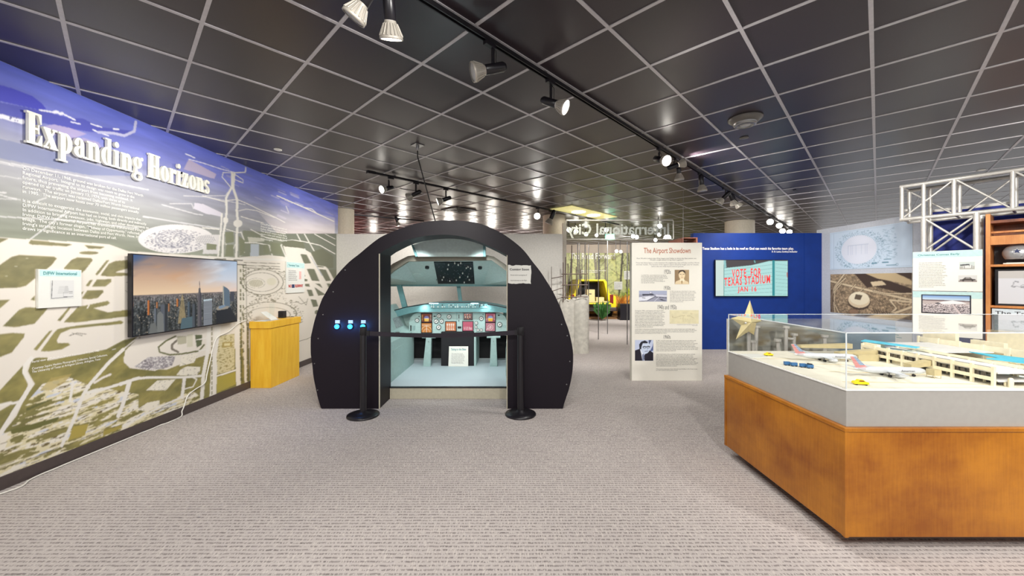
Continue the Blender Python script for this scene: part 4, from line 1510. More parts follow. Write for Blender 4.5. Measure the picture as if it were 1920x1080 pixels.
# side consoles, both sides
for s_ in (0, 1):
    def mx(v):
        v = Vector(v)
        return Vector((2 * CX - v.x, v.y, v.z)) if s_ else v
    prof = [(-1.67, .15), (-1.67, .70), (-1.80, .80), (-1.88, 1.02), (-1.97, 1.16), (-2.0, 1.16), (-2.0, .15)]
    mb = MB().prism([mx((x, 5.2, z)) for x, z in prof], (0, 1.25, 0))
    cs = mk('side_console', mb, M['teal'], sim)
    mk('console_door', MB().prism([mx((-1.67, y, z)) for y, z in ((5.3, .22), (5.3, .58), (5.7, .58), (5.7, .50), (5.85, .50), (5.85, .22))], (.008 if not s_ else -.008, 0, 0)), M['teal'], cs)
    mk('console_plate', MB().prism([mx((-1.805, y, .815)) for y in (5.9, 6.25)] + [mx((-1.862, y, .97)) for y in (6.25, 5.9)], (.006 if not s_ else -.006, 0, 0)), mat('speckled_plate', (150, 160, 160), .5, var=.5, scale=60), cs)
    mk('cup_knob', MB().tube(mx((-1.74, 5.75, .745)), mx((-1.74, 5.75, .775)), .035, 16), M['metal'], cs)
    mk('foot_cheek', MB().prism([mx((x, y, .15)) for x, y in ((-1.95, 6.46), (-1.78, 6.46), (-1.80, 6.62), (-1.815, 6.86), (-1.95, 6.86))], (0, 0, .60)), M['teal'], sim)
    mb = MB().prism([mx((-1.97, 6.44, 1.06)), mx((-1.6, 6.44, 1.06)), mx((-1.6, 6.44, .69)), mx((-1.97, 6.44, .69))], (0, .05, 0))
    mk('corner_panel', mb, M['teal'], sim)
# pedestal, placard, control columns
a, b = P(827, 686, 6.24), P(889, 686, 6.24)
mk('pedestal', MB().box(a.x, 6.24, .15, b.x, 6.86, .71), M['blackmatte'], sim, .004)
mk('pedestal_edge', MB().box(b.x + .001, 6.22, .15, b.x + .03, 6.86, .71), M['teal'], sim)
for px in (802.5, 925.5):
    c0, c1 = P(px - (2 if px < 850 else 0), 686, 6.22), P(px + (1.5 if px < 850 else 0), 632, 6.18)
    mb = MB().hexa([(c0.x - .062, 6.20, .15), (c0.x + .062, 6.20, .15), (c0.x + .062, 6.28, .15), (c0.x - .062, 6.28, .15),
                    (c1.x - .042, 6.16, c1.z), (c1.x + .042, 6.16, c1.z), (c1.x + .042, 6.24, c1.z), (c1.x - .042, 6.24, c1.z)])
    cc = mk('control_column', mb, M['teal'], sim, .006)
    mk('control_yoke', MB().tube((c1.x - .11, 6.18, c1.z), (c1.x + .11, 6.18, c1.z), .018, 12), M['teal'], cc)
    mk('bolt', MB().tube((c1.x, 6.162, c1.z - .07), (c1.x, 6.15, c1.z - .07), .007, 8), M['metal'], cc)
a, b = P(841.5, 650, 6.2), P(878, 687, 6.2)
pl = thing('placard', 'small cream placard propped against the black pedestal inside the cockpit', 'sign', (a.x, 6.2, .15))
pb = [(a.x - .006, 6.19, .152), (b.x, 6.19, .152), (b.x - .004, 6.228, a.z), (a.x, 6.228, a.z)]
mk('board', MB().prism(pb, (0, .008, 0)), M['cream_paper'], pl)
Vt = (Vector(pb[3]) - Vector(pb[0])).normalized()
textbox('heading', 'Taking to the Skies', Vector(pb[3]) + X * .03 - Vt * .03, X, Vt, .25, .045, M['tealink'], pl, .02)
textbox('body_text', 'This cockpit was built from the\nforward section of a passenger jet.\nPilots sat shoulder to shoulder here\nwatching dozens of dials, screens and\nlights while the aircraft crossed the\ncountry. Try the controls and look\nfor the instruments that show height,\nspeed and heading. Imagine the\nrunway lights of the airport ahead.', Vector(pb[3]) + X * .045 - Vt * .11, X, Vt, .22, .17, M['greyink'], pl)
# lights inside the cockpit
for x in (-1.35, -.4):
    lamp('cockpit_lamp', 'SPOT', (x, 5.08, 2.13), 34, (.88, .97, 1), aim=(0, .52, -1), size=.05, cone=84, blend=.5)
lamp('cabin_fill', 'POINT', (CX, 5.35, .95), 4, (.84, .97, 1), size=.004)  # unseen point fill added to brighten the overhead, header and jambs
for x in (-1.42, -.42):
    lamp('footwell_lamp', 'POINT', (x, 6.25, .90), 0.1, (.75, .97, 1), size=.04)
    lamp('glare_lamp', 'SPOT', (x, 6.10, 1.16), 3, (.8, .98, 1), aim=(0, .35, -1), size=.05, cone=140, blend=.8)

# ================================================================ STANCHIONS
def stanchion(px, py, label, top):
    b = gp(px, py)
    t = thing('barrier_post', label, 'barrier post', b, 0, 'black barrier posts')
    x, y = b.x, b.y
    mk('base', MB().lathe((x, y, 0), Z, [(0, 0), (.178, 0), (.181, .008), (.177, .02), (.12, .034), (.05, .045), (.04, .06), (0, .06)], 40), M['black'], t)
    mk('pole', MB().tube((x, y, .05), (x, y, top - .09), .036, 24), M['black'], t)
    mk('head', MB().lathe((x, y, top - .09), Z, [(.036, 0), (.041, .002), (.041, .085), (.036, .092), (0, .094)], 24), M['blackmatte'], t)
    return b


s0 = stanchion(681, 779.5, 'black barrier post standing left of the cockpit doorway', 1.02)
s1_ = stanchion(976, 777.5, 'black barrier post standing right of the cockpit doorway', 1.015)
mb = MB()
pa, pb_ = Vector((s0.x + .05, s0.y, .95)), Vector((s1_.x - .045, s1_.y, .955))
n = 24
vs = []
for k in range(n + 1):
    f = k / n
    p_ = pa.lerp(pb_, f)
    p_.z -= .03 * 4 * f * (1 - f)
    for dy, dz in ((-.0015, -.025), (.0015, -.025), (.0015, .025), (-.0015, .025)):
        vs.append(p_ + Vector((0, dy, dz)))
fs = []
for k in range(n):
    for j in range(4):
        fs.append((4 * k + j, 4 * k + (j + 1) % 4, 4 * k + 4 + (j + 1) % 4, 4 * k + 4 + j))
mb.add(vs, fs)
bt_ = mk('barrier_belt', mb, M['belt'])
tag(bt_, 'black webbing belt stretched between the two posts across the cockpit doorway', 'belt')
mk('belt_clip', MB().box(pa.x - .012, pa.y - .012, pa.z - .03, pa.x + .022, pa.y + .012, pa.z + .03), M['blackmatte'], bt_)
mk('belt_clip', MB().box(pb_.x - .022, pb_.y - .012, pb_.z - .03, pb_.x + .006, pb_.y + .012, pb_.z + .03), M['blackmatte'], bt_)

# ================================================================ LECTERN
lx0, lx1, ly0, ly1 = XL + .016, -3.487, 5.48, 6.21
lt = thing('lectern', 'yellow oak display pedestal against the mural right of the screen', 'pedestal', (-3.64, 5.84, 0))
mk('body', MB().box(lx0, ly0, 0, lx1, ly1, .865), M['lectern'], lt, .003)
mk('cap', MB().box(lx0, ly0 - .03, .867, lx1 + .012, ly1 + .03, .965), M['lectern'], lt, .004)
cd = thing('display_card', 'white slanted card in a clear holder on top of the oak pedestal', 'card', (-3.7, 5.62, .965))
a, b, c_, d_ = P(513, 597.2, 5.6), P(492, 579, 5.6), P(501, 577.5, 5.75), P(517, 596, 5.8)
mk('card', MB().prism([(-3.56, 5.60, .968), (-3.72, 5.60, 1.085), (-3.72, 5.74, 1.085), (-3.56, 5.76, .968)], (.003, 0, .005)), M['paper'], cd)
mk('holder', MB().box(-3.63, 5.66, .966, -3.626, 5.78, 1.21), M['glass'], cd)
mk('holder_foot', MB().box(-3.74, 5.56, .9655, -3.54, 5.80, .9675), M['silver'], cd)
sp = thing('small_speaker', 'little black speaker box on the far end of the oak pedestal', 'speaker', (-3.64, 6.0, .965))
mk('case', MB().box(-3.69, 5.97, .966, -3.60, 6.05, 1.075), M['black'], sp, .006)
mk('grille', MB().tube((-3.645, 5.969, 1.02), (-3.645, 5.966, 1.02), .03, 16), M['blackmatte'], sp)
mb = MB().path([(-3.62, 6.05, .975), (-3.58, 6.10, .972), (-3.53, 6.14, .97), (-3.60, 6.18, .97)], .004, 6)
mk('lead', mb, M['rubber'], sp)
lf = thing('leaflet_stack', 'pale leaflets lying flat on the near end of the oak pedestal', 'leaflets', (-3.66, 5.53, .965))
for k in range(3):
    mk('leaflet', MB().box(-3.74 + .01 * k, 5.468 + .006 * k, .9655 + .002 * k, -3.56 + .01 * k, 5.55 + .006 * k, .9673 + .002 * k), M['paleteal'] if k == 1 else M['paper'], lf)
# cord
pts = []
for (px, py) in ((462, 600), (446, 607), (428, 622), (408, 632), (400, 650), (395, 672), (388, 702), (384, 718), (366, 730), (352, 742), (345, 762), (341, 771)):
    q = onp(px, py, (XL + .02, 0, 0), X)
    pts.append((XL + .02, q.y, max(q.z, .012)))
wallpts = pts
floorp = [gp(px, py, .008) for px, py in ((331, 781), (316, 792), (300, 797), (285, 804), (262, 812), (245, 817), (225, 822), (200, 832), (180, 838), (150, 851), (120, 869), (100, 880), (80, 888), (55, 900), (40, 912), (0, 926), (-60, 935))]
for q in floorp:
    q.x = max(q.x, XL + .03)
allp = [Vector(p_) for p_ in wallpts] + floorp
sm = []
for i in range(len(allp) - 1):
    p0, p1, p2, p3 = allp[max(i - 1, 0)], allp[i], allp[i + 1], allp[min(i + 2, len(allp) - 1)]
    for k in range(4):
        t = k / 4
        sm.append(.5 * ((2 * p1) + (p2 - p0) * t + (2 * p0 - 5 * p1 + 4 * p2 - p3) * t * t + (3 * p1 - p0 - 3 * p2 + p3) * t ** 3))
for q in sm:
    q.z = max(q.z, .006)
    q.x = max(q.x, XL + (.007 if q.z > .11 else .02))
o = mk('power_cord', MB().path(sm, .006, 6), M['cord'])
tag(o, 'white power cord running down the mural and along the skirting board', 'cord')

# ================================================================ INFO PANEL
PY = 5.88
pa, pb_ = P(1184.5, 713.5, PY), P(1316.5, 713.5, PY)
px0, px1 = pa.x, pb_.x
pt_ = CH + (HY - 455) / K * PY
ip = thing('info_panel', 'tall white freestanding panel headed The Airport Showdown', 'display panel', ((px0 + px1) / 2, PY, 0))
mk('board', MB().box(px0, PY, 0, px1, PY + .1, pt_), M['cream_paper'], ip, .003)


def pp(px, py):
    v = P(px, py, PY)
    v.y = PY
    return v


def ptext(name, s, x0, y0, x1, y1, mt, bold=0., par=ip, align='LEFT', Yp=PY):
    a, b = P(x0, y0, Yp), P(x1, y1, Yp)
    a.y = Yp
    return textbox(name, s, a, X, Z, b.x - a.x, a.z - b.z, mt, par, bold, align=align)


ptext('heading', 'The Airport Showdown', 1207, 464.5, 1295, 478, M['brownink'], .015)
ptext('body_text', 'Fort Worth is where the West begins and Dallas is where the East peters out.\nWould a single airport bring them together?', 1194, 483.5, 1306, 489, M['ink'], .004, align='CENTER')
ptext('body_text', 'There had always been a rivalry between the neighboring cities of Dallas and Fort Worth\nand their leaders. The location of the region\'s airport would be fought over for decades\nbefore the two cities found common ground.', 1192, 491.5, 1311, 501.5, M['greyink'], align='CENTER')
for s_, x0, y0, x1, y1 in (('1920s', 1245.5, 505.5, 1257.5, 513.5), ('1930s', 1245, 536, 1257, 543.5), ('1940s and 1950s', 1233, 571.5, 1268.5, 580), ('1960s', 1244.5, 628, 1257, 635)):
    ptext('decade_heading', s_, x0, y0, x1, y1, M['ink'], .0)
words = 'the city leaders met to plan a shared airport between Dallas and Fort Worth but could not agree on where it should stand while both towns kept building terminals and runways of their own until the federal agency stepped in and asked them to choose one site for the whole region'.split()


def para(n, wd, seed, head=''):
    r = random.Random(seed)
    out = []
    for i in range(n):
        l = head if i == 0 else ''
        while len(l) < wd - (0 if i < n - 1 else wd // 2):
            l += (' ' if l else '') + r.choice(words)
        out.append(l)
    return '\n'.join(out)


ptext('body_text', para(6, 46, 1, 'Love Field War.'), 1202, 515, 1252, 531.5, M['ink'])
ptext('body_text', para(8, 46, 2, 'In 1936,'), 1256, 545, 1305, 566.5, M['greyink'])
ptext('body_text', para(12, 46, 3, 'During the 1940s,'), 1190.5, 581.5, 1247, 614, M['ink'])
ptext('body_text', para(4, 100, 4), 1190.5, 616, 1306, 626, M['ink'])
ptext('body_text', para(8, 70, 5, 'In 1961,'), 1230, 637.5, 1308.5, 659, M['ink'])
ptext('body_text', para(9, 70, 6), 1230, 663, 1308.5, 687.5, M['ink'])
ptext('body_text', 'The rivalry between Fort Worth and Dallas is far from over,\nbut the airport has joined them.', 1230, 691, 1308, 695.5, M['ink'])
ptext('body_text', 'Proposed site map for the shared airport, 1940\nCity archives', 1269, 608, 1308, 611.5, M['greyink'], align='RIGHT')


def man20(p):
    p.fill((176, 150, 112))
    W = p.W
    p.blend(np.clip(1 - p.u / W, 0, 1) * .5, (110, 84, 56))
    p.poly([(0, 100), (8, 80), (34, 70), (66, 72), (92, 82), (100, 100)], (226, 206, 168))
    p.poly([(38, 60), (64, 60), (70, 76), (50, 88), (36, 74)], (240, 228, 200))
    p.ell(50, 36, 22, 30, (236, 214, 176))
    p.poly([(28, 30), (28, 12), (40, 2), (60, 0), (74, 12), (74, 34), (68, 20), (54, 10), (36, 16)], (58, 40, 26))
    p.line([(36, 31), (46, 31)], 3, (80, 54, 36)); p.line([(56, 31), (66, 31)], 3, (80, 54, 36))
    p.line([(51, 34), (50, 46)], 2, (190, 156, 116)); p.line([(44, 53), (58, 53)], 2.4, (150, 96, 70))
    p.poly([(44, 78), (50, 74), (56, 78), (53, 96), (47, 96)], (170, 140, 96))


def man60(p):
    W = p.W
    p.fill((196, 206, 232))
    p.poly([(66, 0), (80, 0), (68, 22), (66, 12)], (70, 84, 120))
    p.poly([(W, 10), (W, 50), (70, 58), (84, 30)], (84, 100, 150))
    p.poly([(0, 100), (0, 50), (24, 42), (34, 60), (44, 100)], (28, 24, 40))
    p.poly([(40, 100), (46, 70), (70, 50), (W, 62), (W, 100)], (28, 24, 40))
    p.poly([(24, 42), (36, 56), (42, 74), (46, 100), (36, 100), (30, 66)], (230, 236, 248))
    p.poly([(34, 70), (42, 66), (46, 84), (42, 100), (36, 100)], (120, 130, 160))
    p.ell(50, 36, 22, 30, (206, 218, 240))
    p.poly([(22, 44), (20, 22), (30, 8), (48, 2), (62, 10), (60, 16), (38, 16), (32, 30), (30, 44)], (26, 28, 44))
    p.line([(38, 33), (72, 31)], 3, (30, 32, 50))
    p.ell(46, 35, 8, 6, (30, 32, 50), r0=.7); p.ell(64, 34, 7, 6, (30, 32, 50), r0=.7)
    p.line([(58, 36), (60, 46)], 2, (130, 146, 186)); p.line([(48, 55), (62, 53)], 2.6, (80, 90, 130))


def airport30(p):
    W = p.W
    p.fill((170, 176, 200))
    p.poly([(0, 34), (W, 34), (W, 100), (0, 100)], (150, 152, 170))
    p.poly([(30, 30), (130, 28), (140, 40), (34, 46)], (60, 62, 78))
    p.poly([(98, 30), (98, 12), (118, 10), (118, 30)], (90, 92, 110)); p.ell(108, 18, 8, 7, (220, 222, 235))
    p.poly([(0, 60), (90, 50), (150, 54), (70, 98), (0, 98)], (224, 226, 236))
    p.line([(0, 98), (70, 94), (150, 54)], 6, (66, 68, 84))
    p.poly([(150, 36), (W, 40), (W, 56), (160, 54)], (210, 212, 226))
    p.line([(150, 58), (W, 66)], 5, (50, 52, 66))
    p.line([(140, 98), (180, 62)], 3, (220, 222, 236))
    for x, y in ((30, 64), (200, 84), (216, 88), (190, 78)):
        p.line([(x, y), (x + 26, y + 4)], 5, (40, 42, 56))


def oldmap(p):
    W = p.W
    p.fill((222, 214, 178))
    p.c *= (1 + .08 * (p.noise(20, 20, 3)[:, None] - .5))
    p.line([(22, 42), (24, 56), (50, 52), (90, 40), (150, 42), (180, 60)], 1.6, (160, 140, 100))
    p.line([(20, 34), (22, 50)], 1.2, (160, 140, 100)); p.line([(100, 40), (100, 84)], 1, (190, 176, 136)); p.line([(60, 60), (150, 70)], 1, (190, 176, 136))
    p.ell(160, 26, 6, 6, (160, 140, 100), r0=.7)


for nm, fn, x0, y0, x1, y1, nu in (('portrait_photo', man20, 1265, 506, 1292, 533, 90), ('airport_photo', airport30, 1198, 545, 1250.5, 565.5, 130), ('map_print', oldmap, 1255.5, 581.5, 1310, 607, 110), ('portrait_photo', man60, 1190.5, 637.5, 1225, 676.5, 110)):
    a, b = pp(x0, y0), pp(x1, y1)
    picture(nm, a, X, Z, b.x - a.x, a.z - b.z, nu, fn, ip)
# ================================================================ RIGHT WALL PRINTS
NR = Vector((-1, 0, 0))
UR = Vector((0, -1, 0))


def rw(px, py):
    return onp(px, py, (7.0, 0, 0), NR)


def stadium_plan(p):
    W = p.W
    p.fill((206, 222, 238))
    r = random.Random(9)
    cx, cy = 84, 52
    p.ell(cx, cy, 48, 36, (222, 226, 238))
    for k in range(420):
        a = r.uniform(0, 2 * math.pi)
        f = r.uniform(.98, 1.28)
        x = cx + 52 * f * math.copysign(abs(math.cos(a)) ** .8, math.cos(a))
        y = cy + 37 * f * math.copysign(abs(math.sin(a)) ** .8, math.sin(a))
        p.line([(x, y), (x + r.uniform(-3, 3), y + r.uniform(-2, 2))], r.uniform(.6, 1.4), r.choice([(90, 130, 150), (110, 150, 170), (130, 160, 180)]), .8)
    for k in range(60):
        a = 2 * math.pi * k / 60
        p.line([(cx + 50 * math.cos(a), cy + 35.5 * math.sin(a)), (cx + 53 * math.cos(a), cy + 38 * math.sin(a))], .8, (100, 140, 160))
    for x in range(58, 112, 5):
        p.line([(x, 40), (x, 64)], .5, (190, 200, 220))
    p.line([(56, 40), (112, 40), (112, 64), (56, 64), (56, 40)], .7, (170, 184, 206))
    p.line([(12, 4), (12, 98)], .6, (160, 180, 200))
    for k in range(120):
        x = r.uniform(146, 178)
        y = r.uniform(8, 78)
        p.line([(x, y), (x + r.uniform(1, 6), y)], .9, (120, 156, 176), .7)
    for x0, x1, y in ((146, 160, 87), (156, 176, 94), (120, 132, 88), (150, 166, 80)):
        p.line([(x0, y), (x1, y)], 2.4, (80, 130, 150))
    p.ell(180, 93, 3, 3, (100, 140, 160), r0=.7)
    p.line([(3, 3), (W - 3, 3), (W - 3, 97), (3, 97), (3, 3)], .5, (180, 196, 214))


def aerial(p):
    W = p.W
    p.fill((150, 130, 104))
    n = p.noise(4, 3, 3, .2, 2)
    n2 = p.noise(1.8, 1.4, 7, .2, 2)
    p.c *= (1 + .7 * (n - .5) + .7 * (n2 - .5))[:, None]
    lt, dk = (214, 194, 160), (70, 54, 44)
    p.poly([(70, 0), (110, 0), (W, 34), (W, 48), (120, 30), (104, 34)], dk)
    p.poly([(100, 0), (W - 30, 0), (W, 18), (W, 26), (130, 12)], (196, 174, 136))
    p.poly([(112, 20), (140, 17), (150, 26), (118, 30)], lt)
    p.poly([(W - 34, 0), (W, 0), (W, 16)], dk)
    for q, wd in (([(0, 18), (60, 30), (110, 40), (W, 58)], 5), ([(0, 60), (16, 30), (42, 0)], 4), ([(8, 100), (2, 60), (20, 30), (46, 10)], 3), ([(26, 100), (12, 76), (14, 44), (34, 24)], 3),
                  ([(10, 74), (14, 100)], 3), ([(W, 44), (150, 46), (120, 40)], 2.4), ([(W, 62), (158, 60), (172, 78), (160, 90), (110, 100)], 4), ([(W, 72), (160, 92), (120, 100)], 5), ([(60, 40), (74, 26)], 2), ([(84, 44), (96, 34)], 2)):
        p.line(q, wd + 2.5, dk, .6)
        p.line(q, wd, lt)
    p.ell(W - 16, 62, 15, 7, lt, r0=.85)
    p.poly([(0, 40), (8, 40), (10, 100), (0, 100)], dk, .5)
    p.ell(82, 66, 31, 22, (90, 74, 60))
    p.ell(82, 64, 29, 19, (226, 206, 172))
    p.ell(83, 60, 26, 16, (240, 228, 198))
    p.poly([(74, 50), (92, 52), (86, 64), (70, 62)], (104, 90, 72))
    p.line([(54, 78), (80, 86), (106, 80)], 2, dk)
    p.ell(68, 94, 14, 8, (110, 90, 70)); p.ell(68, 94, 12.4, 6.6, (150, 122, 98))
    for k in range(9):
        p.line([(118 + k * 6, 80 + k * 1.2), (124 + k * 6, 92)], 1.6, (66, 54, 46))
    for k in range(8):
        p.line([(112 + k * 7, 54 + k * 2), (120 + k * 7, 62 + k * 2)], 1.4, (90, 76, 60))


for nm, fn, lab, x0, x1, yt, yb, nu in (('plan_poster', stadium_plan, 'pale blue printed stadium plan on the grey wall', 1557, 1712, 437, 505.8, 230), ('aerial_poster', aerial, 'brown aerial photograph of a white stadium on the grey wall', 1557.8, 1711, 514.3, 585, 230)):
    a, b = rw(x0, yt), rw(x0, yb)
    c_ = rw(x1, yb)
    t = thing(nm, lab, 'poster', (7.0, (a.y + c_.y) / 2, b.z))
    mk('backing', MB().box(6.992, c_.y, b.z, 6.9995, a.y, a.z), M['paper'], t)
    picture('print', Vector((6.992, a.y, a.z)), UR, Z, a.y - c_.y, a.z - b.z, nu, fn, t)
# drawing and lettering low on the grey wall
t = thing('plan_poster', 'white drawing sheet low on the grey wall seen through the glass case', 'poster', (7.0, 7.3, .1))
mk('backing', MB().box(6.992, 6.62, .1, 6.9995, 8.33, .8), M['paper'], t)
mb = MB()
r_ = random.Random(8)
for k in range(26):
    y = r_.uniform(6.7, 8.2); z = r_.uniform(.15, .75)
    mb.box(6.990, y, z, 6.992, y + r_.uniform(.03, .2), z + .008)
mk('drawn_lines', mb, M['tealink'], t)

# ================================================================ TRUSS TOWER AND ITS PANELS
U = Vector((.56, -.828, 0)).normalized()
NT_ = U.cross(Z)          # toward the visitor
P0 = Vector((5.83, 5.5, 0))


def q_(w_, z, d=0.0):
    """along the tower front, height, depth behind the front"""
    return P0 + U * w_ + Z * z - NT_ * d


tube = .026
tt = thing('truss_arch', 'silver tube truss beam on a square truss tower beside the wooden cabinet', 'truss', q_(.34, 0, .24))
D_ = .46
zt0, zt1 = 2.46, 2.945
w0, w1 = -.14, 2.3
for d in (0, D_):
    for z in (zt0, zt1):
        mk('chord', MB().tube(q_(w0, z, d), q_(w1, z, d), tube, 14), M['truss'], tt)
for d in (0, D_):
    for w_ in (-.12, .10, .385, .87, 1.35, 1.83, 2.28):
        mk('upright', MB().tube(q_(w_, zt0, d), q_(w_, zt1, d), tube * .9, 12), M['truss'], tt)
    mb = MB()
    r = .012
    if d == 0:
        mb.tube(q_(-.1, zt0 + .03, d), q_(.36, zt1 - .03, d), r, 10)
        for a, b in ((.41, .85), (.89, 1.33), (1.37, 1.81)):
            mb.tube(q_(a, zt1 - .02, d), q_(b, zt0 + .02, d), r, 10)
    else:
        mb.tube(q_(-.1, zt1 - .03, d), q_(.36, zt0 + .03, d), r, 10)
        for a, b in ((.41, .85), (.89, 1.33), (1.37, 1.81)):
            mb.tube(q_(a, zt0 + .02, d), q_(b, zt1 - .02, d), r, 10)
    mk('brace', mb, M['truss'], tt)
for w_ in (-.12, .385, .87, 1.35, 1.83):
    for z in (zt0, zt1):
        mk('cross_tube', MB().tube(q_(w_, z, 0), q_(w_, z, D_), .015, 10), M['truss'], tt)
mk('corner_joint', MB().sphere(q_(-.12, 2.62, D_ * .6), .035), M['truss'], tt)
for w_ in (.10, .58):
    for d in (0, D_):
        mk('tower_post', MB().tube(q_(w_, 0, d), q_(w_, zt0, d), .03, 14), M['truss'], tt)
mb = MB()
for z0 in (.1, .57, 1.04, 1.51, 1.98):
    mb.tube(q_(.12, z0 + .45, 0), q_(.56, z0, 0), .014, 10)
    mb.tube(q_(.12, z0, D_), q_(.56, z0 + .45, D_), .014, 10)
    if z0 in (1.98, .57):
        mb.tube(q_(.12, z0 + .02, 0.02), q_(.56, z0 + .43, 0.02), .013, 10)
    mb.tube(q_(.10, z0, 0.02), q_(.10, z0 + .43, D_ - .02), .012, 8)
mk('tower_brace', mb, M['truss'], tt)
mk('base_plate', MB().obox(P0 - NT_ * .23, U, Z, NT_, .02, .66, 0, .012, -.28, .28), M['truss'], tt)
# blue backdrop behind tower and cabinet
bd = mk('backdrop_panel', MB().obox(P0, U, Z, NT_, .06, 2.6, 0, 2.60, -.70, -.66), mat('deep_blue_cloth', (30, 44, 130), .7, var=.25, scale=5))
tag(bd, 'deep blue backdrop panel behind the silver truss tower', 'backdrop')
mk('top_rail', MB().obox(P0, U, Z, NT_, .06, 2.6, 2.60, 2.64, -.71, -.65), M['offwhite'], bd)


def tline(x0, y0, x1, y1):
    a = onp(x0, y0, q_(0, 0, -.035), NT_)
    b = onp(x1, y1, q_(0, 0, -.035), NT_)
    return a, b


for k, (z1, z0, lab) in enumerate(((1.966, 1.412, 'pale panel headed Christmas Comes Early hung on the silver truss tower'), (1.405, .79, 'pale panel with a stadium car park photo hung low on the silver truss tower'))):
    t = thing('tower_panel', lab, 'display panel', q_(.3, z0, -.04))
    mk('board', MB().obox(P0, U, Z, NT_, .0, .635, z0, z1, .031, .046), M['cream_paper'], t, .002)
    hh = .09
    mk('header_strip', MB().obox(P0, U, Z, NT_, .001, .634, z1 - hh, z1 - .002, .0462, .047), M['paleteal'], t)
    if k == 0:
        textbox('heading', 'Christmas Comes Early', q_(.05, z1 - .035, -.047), U, Z, .39, .035, M['tealink'], t, .02)
        textbox('body_text', para(16, 52, 20), q_(.06, z1 - .15, -.046), U, Z, .27, .36, M['greyink'], t)

        def stad(p):
            p.fill((196, 204, 200)); p.poly([(0, 60), (p.W, 55), (p.W, 100), (0, 100)], (170, 168, 160))
            p.poly([(4, 34), (80, 28), (84, 44), (6, 52)], (60, 60, 62)); p.poly([(30, 50), (p.W - 20, 44), (p.W - 14, 80), (30, 84)], (214, 214, 210))
            p.line([(40, 54), (40, 84)], 5, (60, 60, 62)); p.line([(p.W - 26, 46), (p.W - 26, 80)], 5, (60, 60, 62)); p.line([(84, 30), (84, 56)], 5, (80, 80, 84))

        def car(p):
            p.fill((206, 204, 200)); p.poly([(0, 78), (p.W, 74), (p.W, 100), (0, 100)], (150, 140, 134))
            p.poly([(14, 62), (40, 58), (64, 30), (112, 28), (132, 52), (p.W - 14, 58), (p.W - 12, 74), (14, 78)], (70, 62, 58))
            p.poly([(66, 48), (76, 34), (104, 32), (116, 48)], (150, 146, 140)); p.ell(46, 76, 10, 12, (40, 36, 34)); p.ell(134, 74, 10, 12, (40, 36, 34))
        picture('stadium_photo', q_(.44, z1 - .16, -.046), U, Z, .13, .10, 50, stad, t)
        picture('car_photo', q_(.43, z1 - .34, -.046), U, Z, .16, .09, 60, car, t)
    else:
        def lot(p):
            W = p.W
            p.fill((36, 34, 44))
            m = p.inpoly([(5, 5), (W - 5, 5), (W - 5, 94), (5, 94)])
            p._put(m, (186, 172, 168))
            for i in range(12):
                p.poly([(5, 5 + i * 2), (W - 5, 5 + i * 2), (W - 5, 7.2 + i * 2), (5, 7.2 + i * 2)], (120 + i * 8, 156 + i * 6, 206 + i * 2))
            p.poly([(5, 26), (W - 5, 28), (W - 5, 34), (5, 32)], (110, 92, 96))
            p.poly([(60, 42), (80, 34), (110, 28), (140, 34), (158, 42), (130, 46), (80, 48)], (236, 232, 232))
            p.poly([(50, 44), (60, 41), (70, 44), (66, 50), (52, 50)], (50, 48, 58))
            n1 = p.noise(3.4, 1.8, 3, .12, 2)
            m2 = m & (p.v > 48)
            p.c[m2 & (n1 > .5)] = np.array((218, 208, 208)) / 255
            p.c[m2 & (n1 < .36)] = np.array((58, 50, 62)) / 255
            rows = m2 & (np.mod(p.v - .12 * p.u, 9) < 2.2) & (p.v > 60)
            p.c[rows] = np.array((60, 50, 62)) / 255
            p.line([(112, 52), (136, 96)], 7, (206, 190, 188))
            p.line([(117, 52), (143, 96)], 1.6, (70, 60, 70))
        picture('car_park_photo', q_(.085, z1 - .045, -.047), U, Z, .455, .265, 200, lot, t)
        textbox('body_text', para(12, 52, 30), q_(.06, z1 - .34, -.046), U, Z, .28, .20, M['greyink'], t)

# ================================================================ WOODEN CABINET
w0, w1 = .655, 1.95
cb = thing('display_cabinet', 'tall open wooden display cabinet at the right edge beside the truss tower', 'cabinet', q_(1.3, 0, .2))
dd = .42
H_ = 2.425


def slab(a0, a1, z0, z1, d0, d1):
    return MB().obox(P0, U, Z, NT_, a0, a1, z0, z1, -d1, -d0)


mk('side_panel', slab(w0, w0 + .04, 0, H_, 0, dd), M['shelfwood'], cb, .003)
mk('side_panel', slab(w1 - .04, w1, 0, H_, 0, dd), M['shelfwood'], cb, .003)
mk('back_panel', slab(w0 + .04, w1 - .04, 0, H_ - .1, dd - .015, dd), M['darkwood'], cb)
mk('top_board', slab(w0 + .04, w1 - .04, 2.30, 2.335, 0.01, dd - .015), M['darkwood'], cb)
mk('top_rail', slab(w0 + .04, w1 - .04, 2.02, 2.135, .02, .045), M['shelfwood'], cb)
mk('upper_valance', slab(w0 + .04, w1 - .04, 2.175, 2.20, .10, .2), M['shelfwood'], cb)
for z in (1.735, 1.205, .665, .1):
    mk('shelf', slab(w0 + .04, w1 - .04, z, z + .03, 0.005, dd - .015), M['shelfwood'], cb, .002)
grb = mat('slate_backing', (74, 74, 80), .6)
for z0, z1 in ((1.77, 2.02), (1.24, 1.735), (.70, 1.205)):
    mk('lining', slab(w0 + .045, w1 - .045, z0 + .005, z1 - .005, dd - .03, dd - .016), grb, cb)


